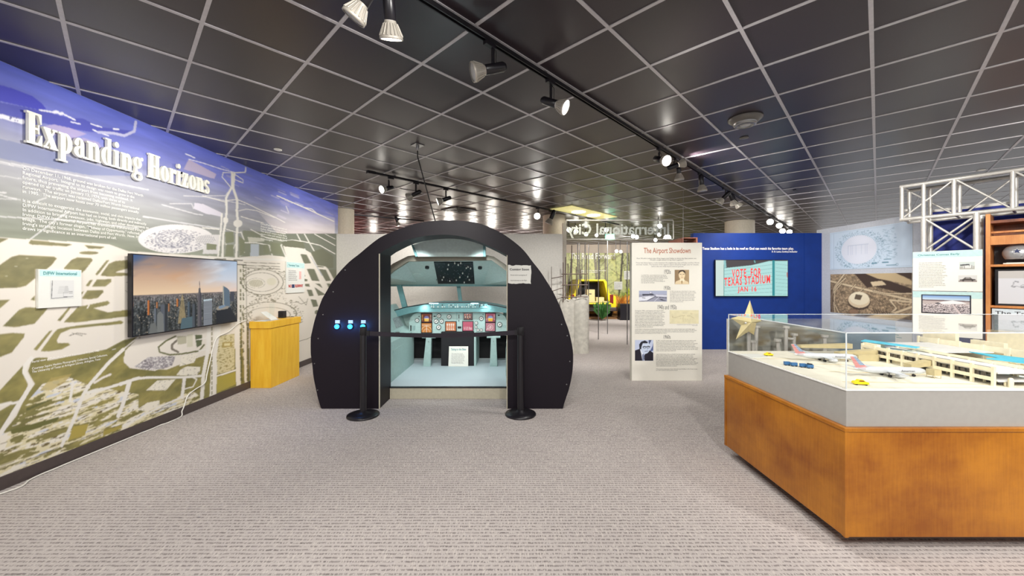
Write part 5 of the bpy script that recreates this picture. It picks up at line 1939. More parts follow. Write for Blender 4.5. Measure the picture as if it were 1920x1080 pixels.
def sketch(p):
    p.fill((206, 206, 210))
    r = random.Random(6)
    x, y = 30, 30
    for k in range(80):
        nx, ny = x + r.uniform(-9, 11), y + r.uniform(-8, 8)
        if not (4 < nx < p.W - 4 and 20 < ny < 96):
            nx, ny = r.uniform(10, p.W - 10), r.uniform(30, 90)
        else:
            p.line([(x, y), (nx, ny)], 1.1, (104, 104, 112))
        x, y = nx, ny
    p.ell(110, 26, 5, 4, (80, 80, 88), r0=.7)
    p.poly([(0, 0), (p.W, 0), (p.W, 22), (0, 22)], (188, 184, 180))


fr = thing('framed_drawing', 'framed pencil drawing on the middle shelf of the wooden cabinet', 'picture', q_(1.3, 1.236, .05))
mk('frame', slab(w0 + .075, w1 - .08, 1.237, 1.70, .05, .07), M['blackmatte'], fr)
picture('drawing', q_(w0 + .10, 1.68, .049), U, Z, w1 - w0 - .2, .42, 240, sketch, fr)
tp = thing('text_panel', 'pale blue panel headed The Trials of on the lower cabinet shelf', 'display panel', q_(1.3, .70, .03))
mk('board', slab(w0 + .05, w1 - .05, .697, 1.195, .03, .05), mat('pale_blue_panel', (206, 216, 222), .6), tp)
textbox('heading', 'The Trials of Texas Stadium', q_(w0 + .075, 1.165, .03), U, Z, .92, .045, M['ink'], tp, .01)
textbox('body_text', para(14, 60, 40), q_(w0 + .07, 1.05, .03), U, Z, .45, .26, M['tealink'], tp)
textbox('body_text', para(14, 60, 41), q_(w0 + .60, 1.05, .03), U, Z, .45, .26, M['tealink'], tp)
mk('sketch', MB().obox(P0, U, Z, NT_, w0 + .12, w0 + .3, .75, .80, -.03, -.0285), M['greyink'], tp)

# helmet
hc = q_(.91, 1.765, .17)
rzh = math.atan2(U.y, U.x)
hm = thing('football_helmet', 'silver football helmet with a dark star on the top cabinet shelf', 'helmet', hc, rzh)
# local: x along the shelf (facing right), y into the shelf, z up
mb = MB()
vs, fs = [], []
nu_, nv_ = 28, 16
for j in range(nv_ + 1):
    t = math.pi * (.0 + .70 * j / nv_)
    for i in range(nu_):
        a = 2 * math.pi * i / nu_
        x = .135 * math.sin(t) * math.cos(a)
        y = .108 * math.sin(t) * math.sin(a)
        z = .145 + .118 * math.cos(t) + (0 if t < 1.7 else -.02 * (t - 1.7))
        if math.cos(a) > .5 and t > 1.25:
            x -= (t - 1.25) * .10 * (math.cos(a) - .5) * 2
        vs.append((x, y, max(z, .022)))
for j in range(nv_):
    for i in range(nu_):
        k = (i + 1) % nu_
        fs.append((j * nu_ + i, (j + 1) * nu_ + i, (j + 1) * nu_ + k, j * nu_ + k))
mb.add(vs, fs, True)
sh_ = mk('shell', mb, M['helmet'], hm, local=True)
star = []
for k in range(10):
    a = math.pi / 2 + k * math.pi / 5
    r = .035 if k % 2 == 0 else .0145
    star.append((-.01 + r * math.cos(a), -.1085, .165 + r * math.sin(a)))
big = [((x + .01) * 1.25 - .01, y + .002, (z - .165) * 1.25 + .165) for x, y, z in star]
mk('star_outline', MB().prism(big, (0, .012, 0)), M['paper'], hm, local=True)
mk('star_emblem', MB().prism(star, (0, .012, 0)), M['navy'], hm, local=True)
mk('ear_hole', MB().tube((.02, -.098, .105), (.02, -.092, .105), .014, 14), M['black'], hm, local=True)
mk('visor_opening', MB().prism([(.08, -.085, .13), (.125, -.07, .145), (.13, -.05, .10), (.10, -.07, .06), (.08, -.088, .08)], (0, .12, 0)), M['blackmatte'], hm, local=True)
mb = MB()
for z in (.06, .085, .125):
    mb.path([(.06, -.098, z), (.13, -.085, z - .005), (.175, -.03, z - .01), (.175, .03, z - .01), (.13, .085, z - .005), (.06, .098, z)], .006, 8)
mb.path([(.172, -.02, .125), (.176, -.02, .05)], .006, 8)
mb.path([(.172, .02, .125), (.176, .02, .05)], .006, 8)
mk('face_mask', mb, M['metal'], hm, local=True)
mk('chin_pad', MB().box(-.10, -.06, .0, .08, .06, .024), M['cream_paper'], hm, .008, local=True)
mk('strap', MB().box(-.12, -.11, .001, .11, -.085, .018), M['cream_paper'], hm, .006, local=True)

# ================================================================ STAR STAND AND LOW BOARD BEHIND THE CASE
def shoreline(p):
    W = p.W
    p.fill((140, 140, 132))
    n = p.noise(30, 3.4, 5, 0, 3)
    n2 = p.noise(18, 10, 8, 0, 3)
    p.c *= (1 + .7 * (n - .5))[:, None]
    dark = np.clip((n2 - .42) * 5, 0, 1) * np.clip(1 - np.abs(p.v - 46) / 34, 0, 1) * np.clip((p.u - 50) / 30, 0, 1)
    p.blend(dark, (62, 56, 54))
    p.blend(np.clip((n2 - .5) * 5, 0, 1) * np.clip(1 - np.abs(p.v - 28) / 20, 0, 1), (112, 98, 72))
    p.blend(np.clip((p.v - 60) / 50, 0, .5), (160, 160, 148))
    p.blend(np.clip((p.u - W * .62) / 20, 0, .8), (88, 110, 126))


BYb = 4.3
bl = P(1366, 600, BYb)
brx = 4.35
tb = thing('photo_board', 'low grey and brown landscape photo board standing behind the glass case', 'display panel', ((bl.x + brx) / 2, BYb, 0))
mk('board', MB().box(bl.x, BYb, .25, brx, BYb + .04, 1.12), M['offwhite'], tb)
picture('landscape_print', Vector((bl.x, BYb, 1.12)), X, Z, brx - bl.x, .87, 260, shoreline, tb)
for x in (bl.x + .15, brx - .15):
    mk('foot', MB().box(x - .03, BYb - .1, 0, x + .03, BYb + .25, .05), M['metal'], tb)
    mk('leg', MB().box(x - .02, BYb + .041, .05, x + .02, BYb + .07, .9), M['metal'], tb)


def pipe_stand(name, label, tubes, star=False):
    b = Vector(tubes[0][0])
    t = thing(name, label, 'stand', (b.x, b.y, 0))
    for a, c in tubes:
        mk('pipe', MB().tube(a, c, .019, 12), M['truss'], t)
        mk('pipe_flange', MB().tube(Vector(c) - Z * .012, Vector(c) + Z * .012, .034, 14), M['truss'], t)
    return t


def pb2(px, py, Y=4.1):
    return P(px, py, Y)


g = lambda px, Y=4.1: Vector(((px - 960) / K * Y, Y, 0))
st = pipe_stand('pipe_stand', 'silver pipe stand carrying the gold star behind the glass case', [(g(1411, 4.15), pb2(1419, 612, 4.15)), (g(1404), pb2(1404, 622)), (g(1416), pb2(1412, 640))])
mk('pipe', MB().tube(pb2(1404, 640), pb2(1417, 640), .016, 10), M['truss'], st)
st2 = pipe_stand('pipe_stand', 'silver pipe stand with two crossing pipes behind the tail of the model jet', [(g(1471), pb2(1474, 613)), (g(1481, 4.15), pb2(1489, 627, 4.15)), (g(1472, 4.05), pb2(1458, 638, 4.05))])
mk('pipe', MB().tube(pb2(1472, 634), pb2(1486, 636), .016, 10), M['truss'], st2)
pipe_stand('pipe_stand', 'short silver pipe stand in front of the blue part of the photo board', [(g(1546), pb2(1546, 630))])
# faceted gold star
sc_ = P(1402, 603, 4.02)
tips = [(1406, 563), (1428, 602), (1413.5, 628), (1379.5, 636.5), (1370.5, 596.5)]
inn5 = [(1414, 589), (1418, 606), (1404, 621.5), (1389.5, 610), (1396, 590)]
pts = []
for a, b in zip(tips, inn5):
    pts += [P(a[0], a[1], 4.02), P(b[0], b[1], 4.02)]
mb = MB()
vs = pts + [sc_ - Yv * .06, sc_ + Yv * .05]
fs = []
for i in range(10):
    j = (i + 1) % 10
    fs += [(i, 10, j), (j, 11, i)]
mb.add(vs, fs)
o = mk('gold_star', mb, M['gold'])
tag(o, 'pale gold five pointed star standing up behind the left end of the glass case', 'star')
mk('knob', MB().sphere(sc_ + Vector((-.05, -.045, -.01)), .012), M['truss'], o)

# ================================================================ GLASS MODEL CASE
cx0, cx1, cy0, cy1 = 1.912, 4.95, 2.174, 3.40
TZ = .925
cs = thing('model_case', 'large wood and grey display case under clear glass at the right front', 'display case', ((cx0 + cx1) / 2, (cy0 + cy1) / 2, 0))
mk('plinth', MB().box(cx0 + .12, cy0 + .13, 0, cx1 - .12, cy1 - .12, .085), M['blackmatte'], cs)
mk('wood_body', MB().box(cx0, cy0, .085, cx1, cy1, .690), M['casewood'], cs, .003)
mk('wood_lip', MB().box(cx0 - .006, cy0 - .006, .690, cx1 + .006, cy1 + .006, .712), M['casewood'], cs, .003)
gx0, gy0, gx1, gy1 = cx0 + .022, cy0 + .018, cx1 - .02, cy1 - .015
mb = MB()
mb.box(cx0 - .003, cy0 - .0035, .085, cx0 + .018, cy0 + .018, .690)
mb.box(cx0 - .004, cy1 - .02, .085, cx0 + .02, cy1 + .003, .690)
mk('corner_strip', mb, M['casewood'], cs)
mk('grey_band', MB().box(gx0, gy0, .712, gx1, gy1, TZ), M['grey'], cs, .002)
mk('deck_edge', MB().box(gx0 - .004, gy0 - .004, TZ - .004, gx1 + .004, gy1 + .004, TZ + .003), M['white'], cs)
mk('model_deck', MB().box(gx0 + .012, gy0 + .012, TZ + .003, gx1 - .012, gy1 - .012, TZ + .006), M['tarmac'], cs)
GT = 1.253
t_ = .005
mb = MB()
for nm, b in (('glass_pane', (gx0, gy0, TZ + .003, gx1, gy0 + t_, GT)), ('glass_pane', (gx0, gy1 - t_, TZ + .003, gx1, gy1, GT)), ('glass_pane', (gx0, gy0 + t_, TZ + .003, gx0 + t_, gy1 - t_, GT)),
              ('glass_pane', (gx1 - t_, gy0 + t_, TZ + .003, gx1, gy1 - t_, GT)), ('glass_lid', (gx0, gy0, GT, gx1, gy1, GT + t_))):
    mk(nm, MB().box(*b), M['glass2'], cs)
mb = MB()
e = .004
mb.box(gx0 - .001, gy0 - .001, TZ + .003, gx0 + e, gy0 + e, GT)
mb.box(gx0 - .001, gy1 - e, TZ + .003, gx0 + e, gy1 + .001, GT)
mb.box(gx0 - .001, gy0 - .001, GT, gx1, gy0 + .003, GT + .006)
mb.box(gx0 - .001, gy0, GT, gx0 + .003, gy1, GT + .006)
mb.box(gx0, gy1 - .003, GT, gx1, gy1 + .001, GT + .006)
mk('glass_edge', mb, M['edge'], cs)
DZ = TZ + .006
mb = MB()
r_ = random.Random(12)
for q in ([(2.05, 2.35), (3.3, 2.26)], [(2.2, 2.62), (2.9, 2.50)], [(2.1, 2.86), (2.75, 2.8)], [(2.0, 3.05), (2.8, 2.98)]):
    a, b = Vector(q[0] + (DZ,)), Vector(q[1] + (DZ,))
    d = (b - a).normalized()
    s_ = d.cross(Z)
    mb.obox(a, d, Z, s_, 0, (b - a).length, 0, .0004, -.003, .003)
mk('taxi_line', mb, mat('ochre_line', (206, 176, 96), .6), cs)
o = mk('caption_card', MB().prism([gp(1383, 664, DZ), gp(1406, 671, DZ), gp(1445, 671, DZ), gp(1420, 664, DZ)], (0, 0, .003)), M['paper'])
tag(o, 'thin white caption card lying at the far left corner inside the glass case', 'card')


# jets
def jet(label, tail, nose):
    a, b = Vector(tail), Vector(nose)
    L = (b - a).length
    rz = math.atan2(b.y - a.y, b.x - a.x)
    t = thing('model_jet', label, 'model airplane', (a.x, a.y, DZ), rz, 'model jets on the deck')
    h = .040
    R_ = .0215
    prof = [(0.001, 0), (.006, .01), (.013, .05 * L / .44), (.019, .10), (R_, .16), (R_, L - .07), (.019, L - .035), (.013, L - .012), (.006, L - .002), (0.0005, L)]
    mb = MB()
    vs, fs = [], []
    n = 18
    for r, x in prof:
        for i in range(n):
            an = 2 * math.pi * i / n
            lift = (R_ - r) * (.6 if x < .2 else -.25)
            vs.append((x, r * math.cos(an), h + lift + r * math.sin(an)))
    for j in range(len(prof) - 1):
        for i in range(n):
            k = (i + 1) % n
            fs.append((j * n + i, (j + 1) * n + i, (j + 1) * n + k, j * n + k))
    mb.add(vs, fs, True)
    mk('fuselage', mb, M['silver'], t, local=True)
    for s in (-1, 1):
        mk('wing', MB().prism([(L * .58, s * .015, h - .008), (L * .44, s * .015, h - .008), (L * .33, s * .19, h + .006), (L * .38, s * .19, h + .006)], (0, 0, .004)), M['silver'], t, local=True)
        mk('tailplane', MB().prism([(.07, s * .008, h + .012), (.02, s * .008, h + .012), (-.005, s * .07, h + .016), (.02, s * .07, h + .016)], (0, 0, .002)), M['silver'], t, local=True)
        e = mk('engine', MB().lathe((L * .47, s * .062, h - .021), X, [(0, 0), (.008, 0), (.013, .02), (.014, .05), (.011, .055), (0, .05)], 14), M['silver'], t, local=True)
        mk('intake', MB().tube((L * .47 + .056, s * .062, h - .021), (L * .47 + .057, s * .062, h - .021), .0095, 12), M['black'], e, local=True)
        mk('landing_gear', MB().tube((L * .45, s * .03, 0.009), (L * .45, s * .022, h - .012), .002, 6).tube((L * .45, s * .036, .009), (L * .45, s * .024, .009), .009, 12), M['black'], t, local=True)
    mk('landing_gear', MB().tube((L * .84, 0, .008), (L * .84, 0, h - .015), .002, 6).tube((L * .84, -.006, .008), (L * .84, .006, .008), .008, 12), M['black'], t, local=True)
    # striped fin
    zb, zt = h + .016, h + .088
    xa0, xb0, xa1, xb1 = .012, .085, -.022, .012
    fin = mk('tail_fin', MB().prism([(xa0, .0018, zb), (xb0, .0018, zb), (xb1, .0018, zt), (xa1, .0018, zt)], (0, -.0036, 0)), M['paper'], t, local=True)
    ns = 9
    mr, mbb = MB(), MB()
    for k in range(ns):
        f0, f1 = (k + .12) / ns, (k + .72) / ns
        def xa(f): return xa0 + (xa1 - xa0) * f
        def xb(f): return xb0 + (xb1 - xb0) * f
        z0, z1 = zb + (zt - zb) * f0, zb + (zt - zb) * f1
        s0 = .55 if k > 0 else 1
        for mm_, fa_, fb_ in ((mr, 0, .5 if k > 1 else 1), (mbb, .5, 1)):
            if mm_ is mbb and k <= 1:
                continue
            x00, x01 = xa(f0) + (xb(f0) - xa(f0)) * fa_, xa(f0) + (xb(f0) - xa(f0)) * fb_
            x10, x11 = xa(f1) + (xb(f1) - xa(f1)) * fa_, xa(f1) + (xb(f1) - xa(f1)) * fb_
            for y in (-.0024, .0018):
                mm_.prism([(x00, y, z0), (x01, y, z0), (x11, y, z1), (x10, y, z1)], (0, .0006, 0))
    mk('red_stripe', mr, M['red'], fin, local=True)
    mk('blue_stripe', mbb, M['blueplane'], fin, local=True)
    inv = WM[t.name]
    o_ = inv @ Vector((L * .62, -R_ - .0006, h + .008))
    U_ = (inv.to_3x3() @ Vector((1, 0, 0)))
    textbox('lettering', 'American', o_, U_, Z, .085, .014, M['greyink'], t, .02, c=.0004)
    return t


ta, na = gp(1496, 667, DZ), gp(1596, 671, DZ)
jet('white model jet with striped tail near the back of the glass case', (2.215, 2.975), (2.66, 2.92))
jet('white model jet with striped tail near the front of the glass case', (2.25, 2.495), (2.695, 2.47))


def model_car(label, pos, L, rz):
    t = thing('model_car', label, 'toy car', (pos[0], pos[1], DZ), rz, 'yellow model cars')
    mb = MB()
    s = L / .07
    prof = [(-.035, .006), (-.035, .016), (-.028, .02), (-.018, .021), (-.010, .029), (.010, .029), (.020, .020), (.033, .017), (.035, .012), (.035, .006)]
    mb.prism([(x * s, -.014 * s, z * s) for x, z in prof], (0, .028 * s, 0))
    mk('body', mb, M['yellow'], t, .0015, local=True)
    mk('windows', MB().prism([(x * s, -.0145 * s, z * s) for x, z in ((-.016, .021), (-.009, .027), (.008, .027), (.015, .021))], (0, .029 * s, 0)), M['taillight'], t, local=True)
    for x in (-.022, .022):
        for y in (-.0135, .0105):
            mk('wheel', MB().tube((x * s, y * s, .006 * s), (x * s, (y + .003) * s, .006 * s), .006 * s, 12), M['rubber'], t, local=True)


p1, p2 = gp(1441, 667, DZ), gp(1613, 721.5, DZ)
model_car('yellow model car at the far left end of the glass case', (p1.x, p1.y), .066, -.05)
model_car('yellow model car by the front left corner inside the glass case', (p2.x, p2.y), .076, -.25)
for k in range(4):
    a = gp(1475.5 + k * 13.4 + (k > 1) * 3, 685 + k * 1.9, DZ)
    t = thing('baggage_cart', ['leftmost of the four blue baggage carts in a row on the model deck', 'second from the left of the four blue baggage carts on the model deck', 'third from the left of the four blue baggage carts on the model deck', 'rightmost of the four blue baggage carts, piled with dark cases'][k], 'model cart', (a.x, a.y, DZ), -.12, 'blue baggage carts')
    mk('box', MB().box(-.019, -.010, .006, .019, .010, .028), M['blueplane'], t, .001, local=True)
    mk('wheels', MB().tube((-.012, -.011, .004), (-.012, .011, .004), .004, 8).tube((.012, -.011, .004), (.012, .011, .004), .004, 8), M['rubber'], t, local=True)
    mk('hitch', MB().box(.019, -.001, .006, .027, .001, .009), M['metal'], t, local=True)
    if k == 3:
        mk('cases', MB().box(-.016, -.009, .028, -.004, .008, .036).box(0, -.008, .028, .012, .009, .034), M['black'], t, local=True)

# terminal model
tm = thing('terminal_model', 'cream architectural model of an airport terminal with blue roofs inside the case', 'model building', (3.6, 2.8, DZ))


def arcade(x, ys, h, lev, r=.007, rail=True):
    mb = MB()
    for y in ys:
        mb.box(x - r, y - r, DZ, x + r, y + r, DZ + h)
    mk('columns', mb, M['cream'], tm)
    mb = MB()
    for z, hh in lev:
        mb.box(x - .004, min(ys), DZ + z, x + .004, max(ys), DZ + z + hh)
    mk('beam', mb, M['cream'], tm)


ys = [2.25 + .105 * k for k in range(9)]
arcade(2.86, ys, .115, [(.030, .022), (.085, .022)])
mk('grey_band', MB().box(2.866, 2.25, DZ + .083, 2.872, 2.75, DZ + .110), M['grey'], tm)
mk('upper_deck', MB().box(2.873, 2.24, DZ + .075, 3.14, 3.12, DZ + .083), M['white'], tm)
mk('lower_deck', MB().box(2.875, 2.24, DZ + .027, 3.5, 3.12, DZ + .032), M['white'], tm)
arcade(3.13, [2.23 + .12 * k for k in range(8)], .105, [(.045, .03), (.088, .017)])
arcade(3.52, [2.23 + .15 * k for k in range(8)], .15, [(.04, .04), (.105, .04)])
mk('roof_slab', MB().box(3.136, 2.76, DZ + .100, 3.512, 3.2, DZ + .106), M['white'], tm)
mb = MB()
for (x, y, w_, h) in ((2.88, 2.99, .12, .12), (2.89, 2.78, .10, .10), (3.17, 2.9, .14, .11), (3.56, 2.45, .16, .16), (3.57, 2.75, .2, .17), (3.57, 3.05, .24, .2), (3.9, 2.5, .2, .16), (3.95, 2.9, .25, .22)):
    mb.box(x, y, DZ, x + .03, y + w_, DZ + h)
    mb.box(x + .03, y + w_ - .02, DZ, x + .16, y + w_, DZ + h * .9)
mk('wall_blocks', mb, M['cream'], tm)
mb = MB()
for k in range(22):
    r1 = r_.random()
    mb.box(3.02 + r1 * .8, 2.26 + k * .037, DZ + .033, 3.05 + r1 * .8, 2.275 + k * .037, DZ + .055)
mk('interior_fittings', mb, M['tan'], tm)
mb = MB()
for y in [2.30 + .035 * k for k in range(22)]:
    mb.box(2.874, y, DZ + .034, 2.879, y + .022, DZ + .072)
mk('dark_windows', mb, mat('model_window_grey', (96, 88, 76), .4), tm)
mk('blue_roof', MB().prism([(3.30, 2.735, DZ + .110), (3.49, 2.24, DZ + .110), (3.24, 2.24, DZ + .110), (3.13, 2.50, DZ + .110), (3.22, 2.50, DZ + .110)], (0, 0, .006)), M['cyan'], tm)
mk('blue_roof', MB().prism([(2.92, 3.17, DZ + .118), (3.02, 3.24, DZ + .118), (3.10, 2.88, DZ + .118), (3.03, 2.84, DZ + .118)], (0, 0, .006)), M['cyan'], tm)
mb = MB()
for k in range(5):
    mb.tube((2.93, 2.25 + .1 * k, DZ), (2.93, 2.25 + .1 * k, DZ + .027), .006, 10)
mk('lower_columns', mb, M['cream'], tm)
mk('round_pylon', MB().lathe((2.93, 2.225, DZ), Z, [(.012, 0), (.012, .045), (.008, .055), (0, .057)], 14), M['cream'], tm)
# boarding ramps
mk('boarding_ramp', MB().prism([(2.60, 3.00, DZ + .03), (2.86, 2.96, DZ + .03), (2.86, 2.96, DZ + .085), (2.60, 3.00, DZ + .055)], (0, .06, 0)).prism([(2.60, 3.0, DZ), (2.66, 3.0, DZ), (2.66, 3.0, DZ + .04), (2.6, 3.0, DZ + .04)], (0, .05, 0)), M['tan'], tm)
mk('boarding_ramp', MB().prism([(2.46, 3.22, DZ + .055), (2.86, 3.18, DZ + .055), (2.86, 3.18, DZ + .095), (2.46, 3.22, DZ + .075)], (0, .05, 0)), M['tan'], tm)
mk('boarding_ramp', MB().prism([(2.70, 2.56, DZ + .03), (2.88, 2.58, DZ + .05), (2.88, 2.58, DZ + .085), (2.70, 2.56, DZ + .06)], (0, .05, 0)), M['tan'], tm)
mk('ramp_pod', MB().box(2.70, 2.42, DZ + .018, 2.745, 2.47, DZ + .055), M['tan'], tm)
mk('ramp_pod', MB().box(2.69, 2.94, DZ, 2.85, 2.98, DZ + .05), M['tan'], tm)
mb = MB()
for x, y in ((2.702, 2.422), (2.743, 2.422), (2.702, 2.468), (2.743, 2.468)):
    mb.tube((x, y, DZ), (x, y, DZ + .05), .0016, 6)
mk('pod_frame', mb, M['tan'], tm)
cars = [(2.62, 2.60, 0), (2.60, 2.64, .1), (2.655, 2.62, 0), (2.95, 2.29, .2), (2.96, 2.36, .2), (2.97, 2.43, .1), (2.98, 2.50, .1)]
for k, (x, y, a) in enumerate(cars):
    t = thing('model_van', ('tiny dark vehicle parked beyond the front model jet' if k < 3 else 'tiny dark vehicle parked under the model terminal columns'), 'toy vehicle', (x, y, DZ if k < 3 else DZ), a, 'tiny dark vehicles beyond the jet' if k < 3 else 'tiny dark vehicles under the terminal')
    mk('body', MB().box(-.016, -.006, .002, .016, .006, .012).box(-.008, -.0055, .012, .010, .0055, .017), M['navy'] if k < 3 else M['greyink'], t, local=True)
    mk('wheels', MB().tube((-.01, -.0065, .003), (-.01, .0065, .003), .003, 8).tube((.01, -.0065, .003), (.01, .0065, .003), .003, 8), M['rubber'], t, local=True)
# ================================================================ CEILING FIXTURES
TZk = ZC - .05


def ceil(px, py, z):
    Y = (z - CH) * K / (HY - py)
    return Vector(((px - 960) / K * Y, Y, z))


def track(name, label, p0, p1, s0=0, s1=0):
    a, b = ceil(*p0, TZk), ceil(*p1, TZk)
    d = (b - a).normalized()
    a, b = a - d * s0, b + d * s1
    t = thing(name, label, 'light track', (a + b) / 2)
    n = d.cross(Z)
    L = (b - a).length
    mb = MB().obox(a, d, Z, n, 0, L, -.004, .026, -.018, -.010).obox(a, d, Z, n, 0, L, -.004, .026, .010, .018).obox(a, d, Z, n, 0, L, .014, .026, -.010, .010)
    mk('rail', mb, M['track'], t)
    mk('feed_box', MB().obox(a, d, Z, n, -.12, .0, -.015, .028, -.03, .03), M['track'], t)
    mb = MB()
    k = .3
    while k < L:
        mb.obox(a, d, Z, n, k, k + .03, .026, .042, -.012, .012)
        k += 1.2
    mk('ceiling_clip', mb, M['metal'], t)
    return a, d, L


tA = track('light_track', 'long dark light track crossing the ceiling from top centre to the blue wall', (790, 0), (1240, 280), 1.6, 11.0)
tB = track('light_track', 'light track hung above the black cockpit exhibit', (703, 326), (1076, 404), 0, 2.2)
tC = track('light_track', 'short light track in the reddish far left corner of the ceiling', (670, 404), (760, 412), 0, .5)


def on_track(T, px):
    a, d, L = T
    k = (px - 960) / K
    s = (k * a.y - a.x) / (d.x - k * d.y)
    return a + d * s


def fixture(T, px, py, aim, lit, label, power=0, size=1.0, cone=60, mpx=None):
    m = on_track(T, mpx or px)
    h = P(px, py, m.y)
    h.y = m.y
    aim = Vector(aim).normalized()
    t = thing('track_lamp', label, 'spotlight', (m.x, m.y, m.z), 0, 'ceiling track lamps')
    d = T[1]
    n = d.cross(Z)
    mk('adapter', MB().obox(m, d, Z, n, -.045, .045, -.03, -.004, -.016, .016), M['black'], t, .002)
    piv = h - aim * .07 * size
    top = Vector((piv.x, piv.y, m.z - .03))
    mb = MB()
    mb.tube(top, piv + Z * .0, .011 * size, 10)
    mk('stem', mb, M['black'], t)
    hs = MB().lathe(piv - aim * .09 * size, aim, [(0, 0), (.020 * size, .002), (.031 * size, .02 * size), (.032 * size, .14 * size), (.028 * size, .145 * size), (0, .146 * size)], 20)
    mk('lamp_holder', hs, M['black'], t)
    b0 = piv + aim * .055 * size
    prof = [(.030, 0), (.034, .012), (.046, .04), (.056, .066), (.061, .074), (.061, .084), (.054, .084)]
    bl_ = mk('reflector', MB().lathe(b0, aim, [(r * size, z * size) for r, z in prof], 28), M['bulb'], t)
    u = aim.orthogonal().normalized()
    v = aim.cross(u)
    mb = MB()
    for k in range(18):
        a_ = 2 * math.pi * k / 18
        dr = u * math.cos(a_) + v * math.sin(a_)
        mb.tube(b0 + dr * .036 * size + aim * .012 * size, b0 + dr * .060 * size + aim * .068 * size, .003 * size, 5)
    mk('cooling_rib', mb, M['bulb'], bl_)
    mk('lens', MB().lathe(b0 + aim * .078 * size, aim, [(.0575 * size, 0), (.045 * size, .006 * size), (.02 * size, .009 * size), (0, .010 * size)], 24), M['lens_on'] if lit else M['lens_off'], t)
    if power:
        lamp('track_lamp_light', 'SPOT', b0 + aim * (.10 * size), power, aim=aim, size=.05, cone=cone, blend=.7)
    mk('wire', MB().path([top + Z * .01, top + n * .03 - Z * .03, piv + n * .03, piv - aim * .05], .003, 6), M['rubber'], t)


fixture(tA, 676, 12, (-.55, .1, -.75), False, 'unlit track lamp at the top edge left of the brightest hanging lamp', size=1.0, mpx=690)
fixture(tA, 732, 46, (-.05, .42, -.9), True, 'lit track lamp pointing straight down at the top of the ceiling', 60, cone=100, mpx=732)
fixture(tA, 905, 132, (-.93, -.25, -.3), False, 'unlit track lamp turned to the left below the long track', size=1.05, mpx=918)
fixture(tA, 1047, 197, (.75, -.35, -.42), True, 'lit track lamp turned to the right near the middle of the long track', 115, cone=110, mpx=1032)
fixture(tA, 1243, 300, (.25, -.9, -.4), True, 'glaring track lamp facing the viewer, brightest on the long track', 20, cone=80, size=1.1, mpx=1236)
fixture(tA, 1274, 308, (.93, -.15, .30), True, 'track lamp tipped upward washing the ceiling beside the glaring lamp', 40, cone=100, mpx=1268)
fixture(tA, 1273, 328, (.05, 0, -1), False, 'track lamp pointing straight down under the tipped up lamp', size=1.0, mpx=1276)
fixture(tA, 1316, 349, (.1, 0, -1), False, 'unlit track lamp pointing down beyond the glaring lamp', size=1.1, mpx=1312)
fixture(tA, 1354, 374, (-.6, .3, -.7), False, 'track lamp turned left in the cluster of three above the info panel', size=1.1, mpx=1357)
fixture(tA, 1374, 377, (.4, .1, -.8), False, 'middle track lamp in the cluster of three above the info panel', size=1.1, mpx=1368)
fixture(tA, 1382, 382, (.55, -.1, -.7), False, 'rightmost track lamp in the cluster of three above the info panel', size=1.1, mpx=1377)
for i, (x, y) in enumerate(((1444, 415), (1461, 422), (1467, 432), (1480, 434))):
    fixture(tA, x, y, (-.55, -.8, -.3), True, ['leftmost', 'second from the left', 'third from the left', 'rightmost'][i] + ' of the four lit lamps above the blue wall', 0, size=1.3)
fixture(tB, 722, 354, (-.55, -.8, -.35), True, 'glaring track lamp at the left end of the track above the cockpit', 40, cone=90, size=1.0, mpx=733)
fixture(tB, 772, 367, (-.85, .2, -.35), False, 'unlit lamp turned left in the middle of the track above the cockpit', size=1.1, mpx=780)
fixture(tB, 828, 376, (-.9, -.2, -.35), True, 'lit lamp turned left on the right half of the track above the cockpit', 40, cone=80, size=1.1, mpx=836)
fixture(tB, 1008, 405, (-.2, -1, -.2), True, 'glaring lamp just left of the middle round column', 10, size=1.2)
fixture(tB, 1032, 412, (-.35, .1, -.8), False, 'dark hooded lamp in front of the middle round column', size=1.5)
fixture(tC, 745, 418, (.2, .1, -.8), False, 'small dark lamp on the short track in the reddish corner', size=1.1)

# unseen wash spots for the mural
for (x, y, pw, tx, ty, tz_) in ((-1.0, 1.7, 36, XL, 3.0, 1.9), (.5, 1.2, 95, XL, 4.1, 2.15), (-.3, .7, 150, XL, 5.0, 1.2), (-2.0, 5.6, 60, XL, 6.8, 2.35), (-2.0, 5.6, 60, XL, 7.4, 1.5)):
    lamp('mural_wash', 'SPOT', (x, y, ZC - .3), pw, aim=(tx - x, ty - y, tz_ - ZC + .3), size=.05, cone=58, blend=.9)
lamp('mural_hot_spot', 'SPOT', (-1.4, 2.6, ZC - .3), 60, aim=(XL + 1.4, 3.88 - 2.6, 2.50 - ZC + .3), size=.03, cone=24, blend=1)
lamp('panel_wash', 'SPOT', (3.2, 6.6, ZC - .3), 60, aim=(2.2, 2.0, -.9), size=.05, cone=75, blend=.9)
lamp('panel_wash', 'SPOT', (4.7, 4.5, ZC - .3), 45, aim=(2.0, 1.9, -.9), size=.05, cone=75, blend=.9)
lamp('panel_wash', 'SPOT', (1.9, 4.1, ZC - .3), 80, aim=(.3, 1.8, -1.3), size=.05, cone=60, blend=.9)
lamp('case_wash', 'SPOT', (2.6, 2.0, ZC - .3), 60, aim=(.4, .8, -1.9), size=.05, cone=75, blend=.9)
lamp('lectern_wash', 'SPOT', (-1.7, 5.3, ZC - .3), 85, aim=(-1.9, .5, -2.2), size=.05, cone=50, blend=.9)

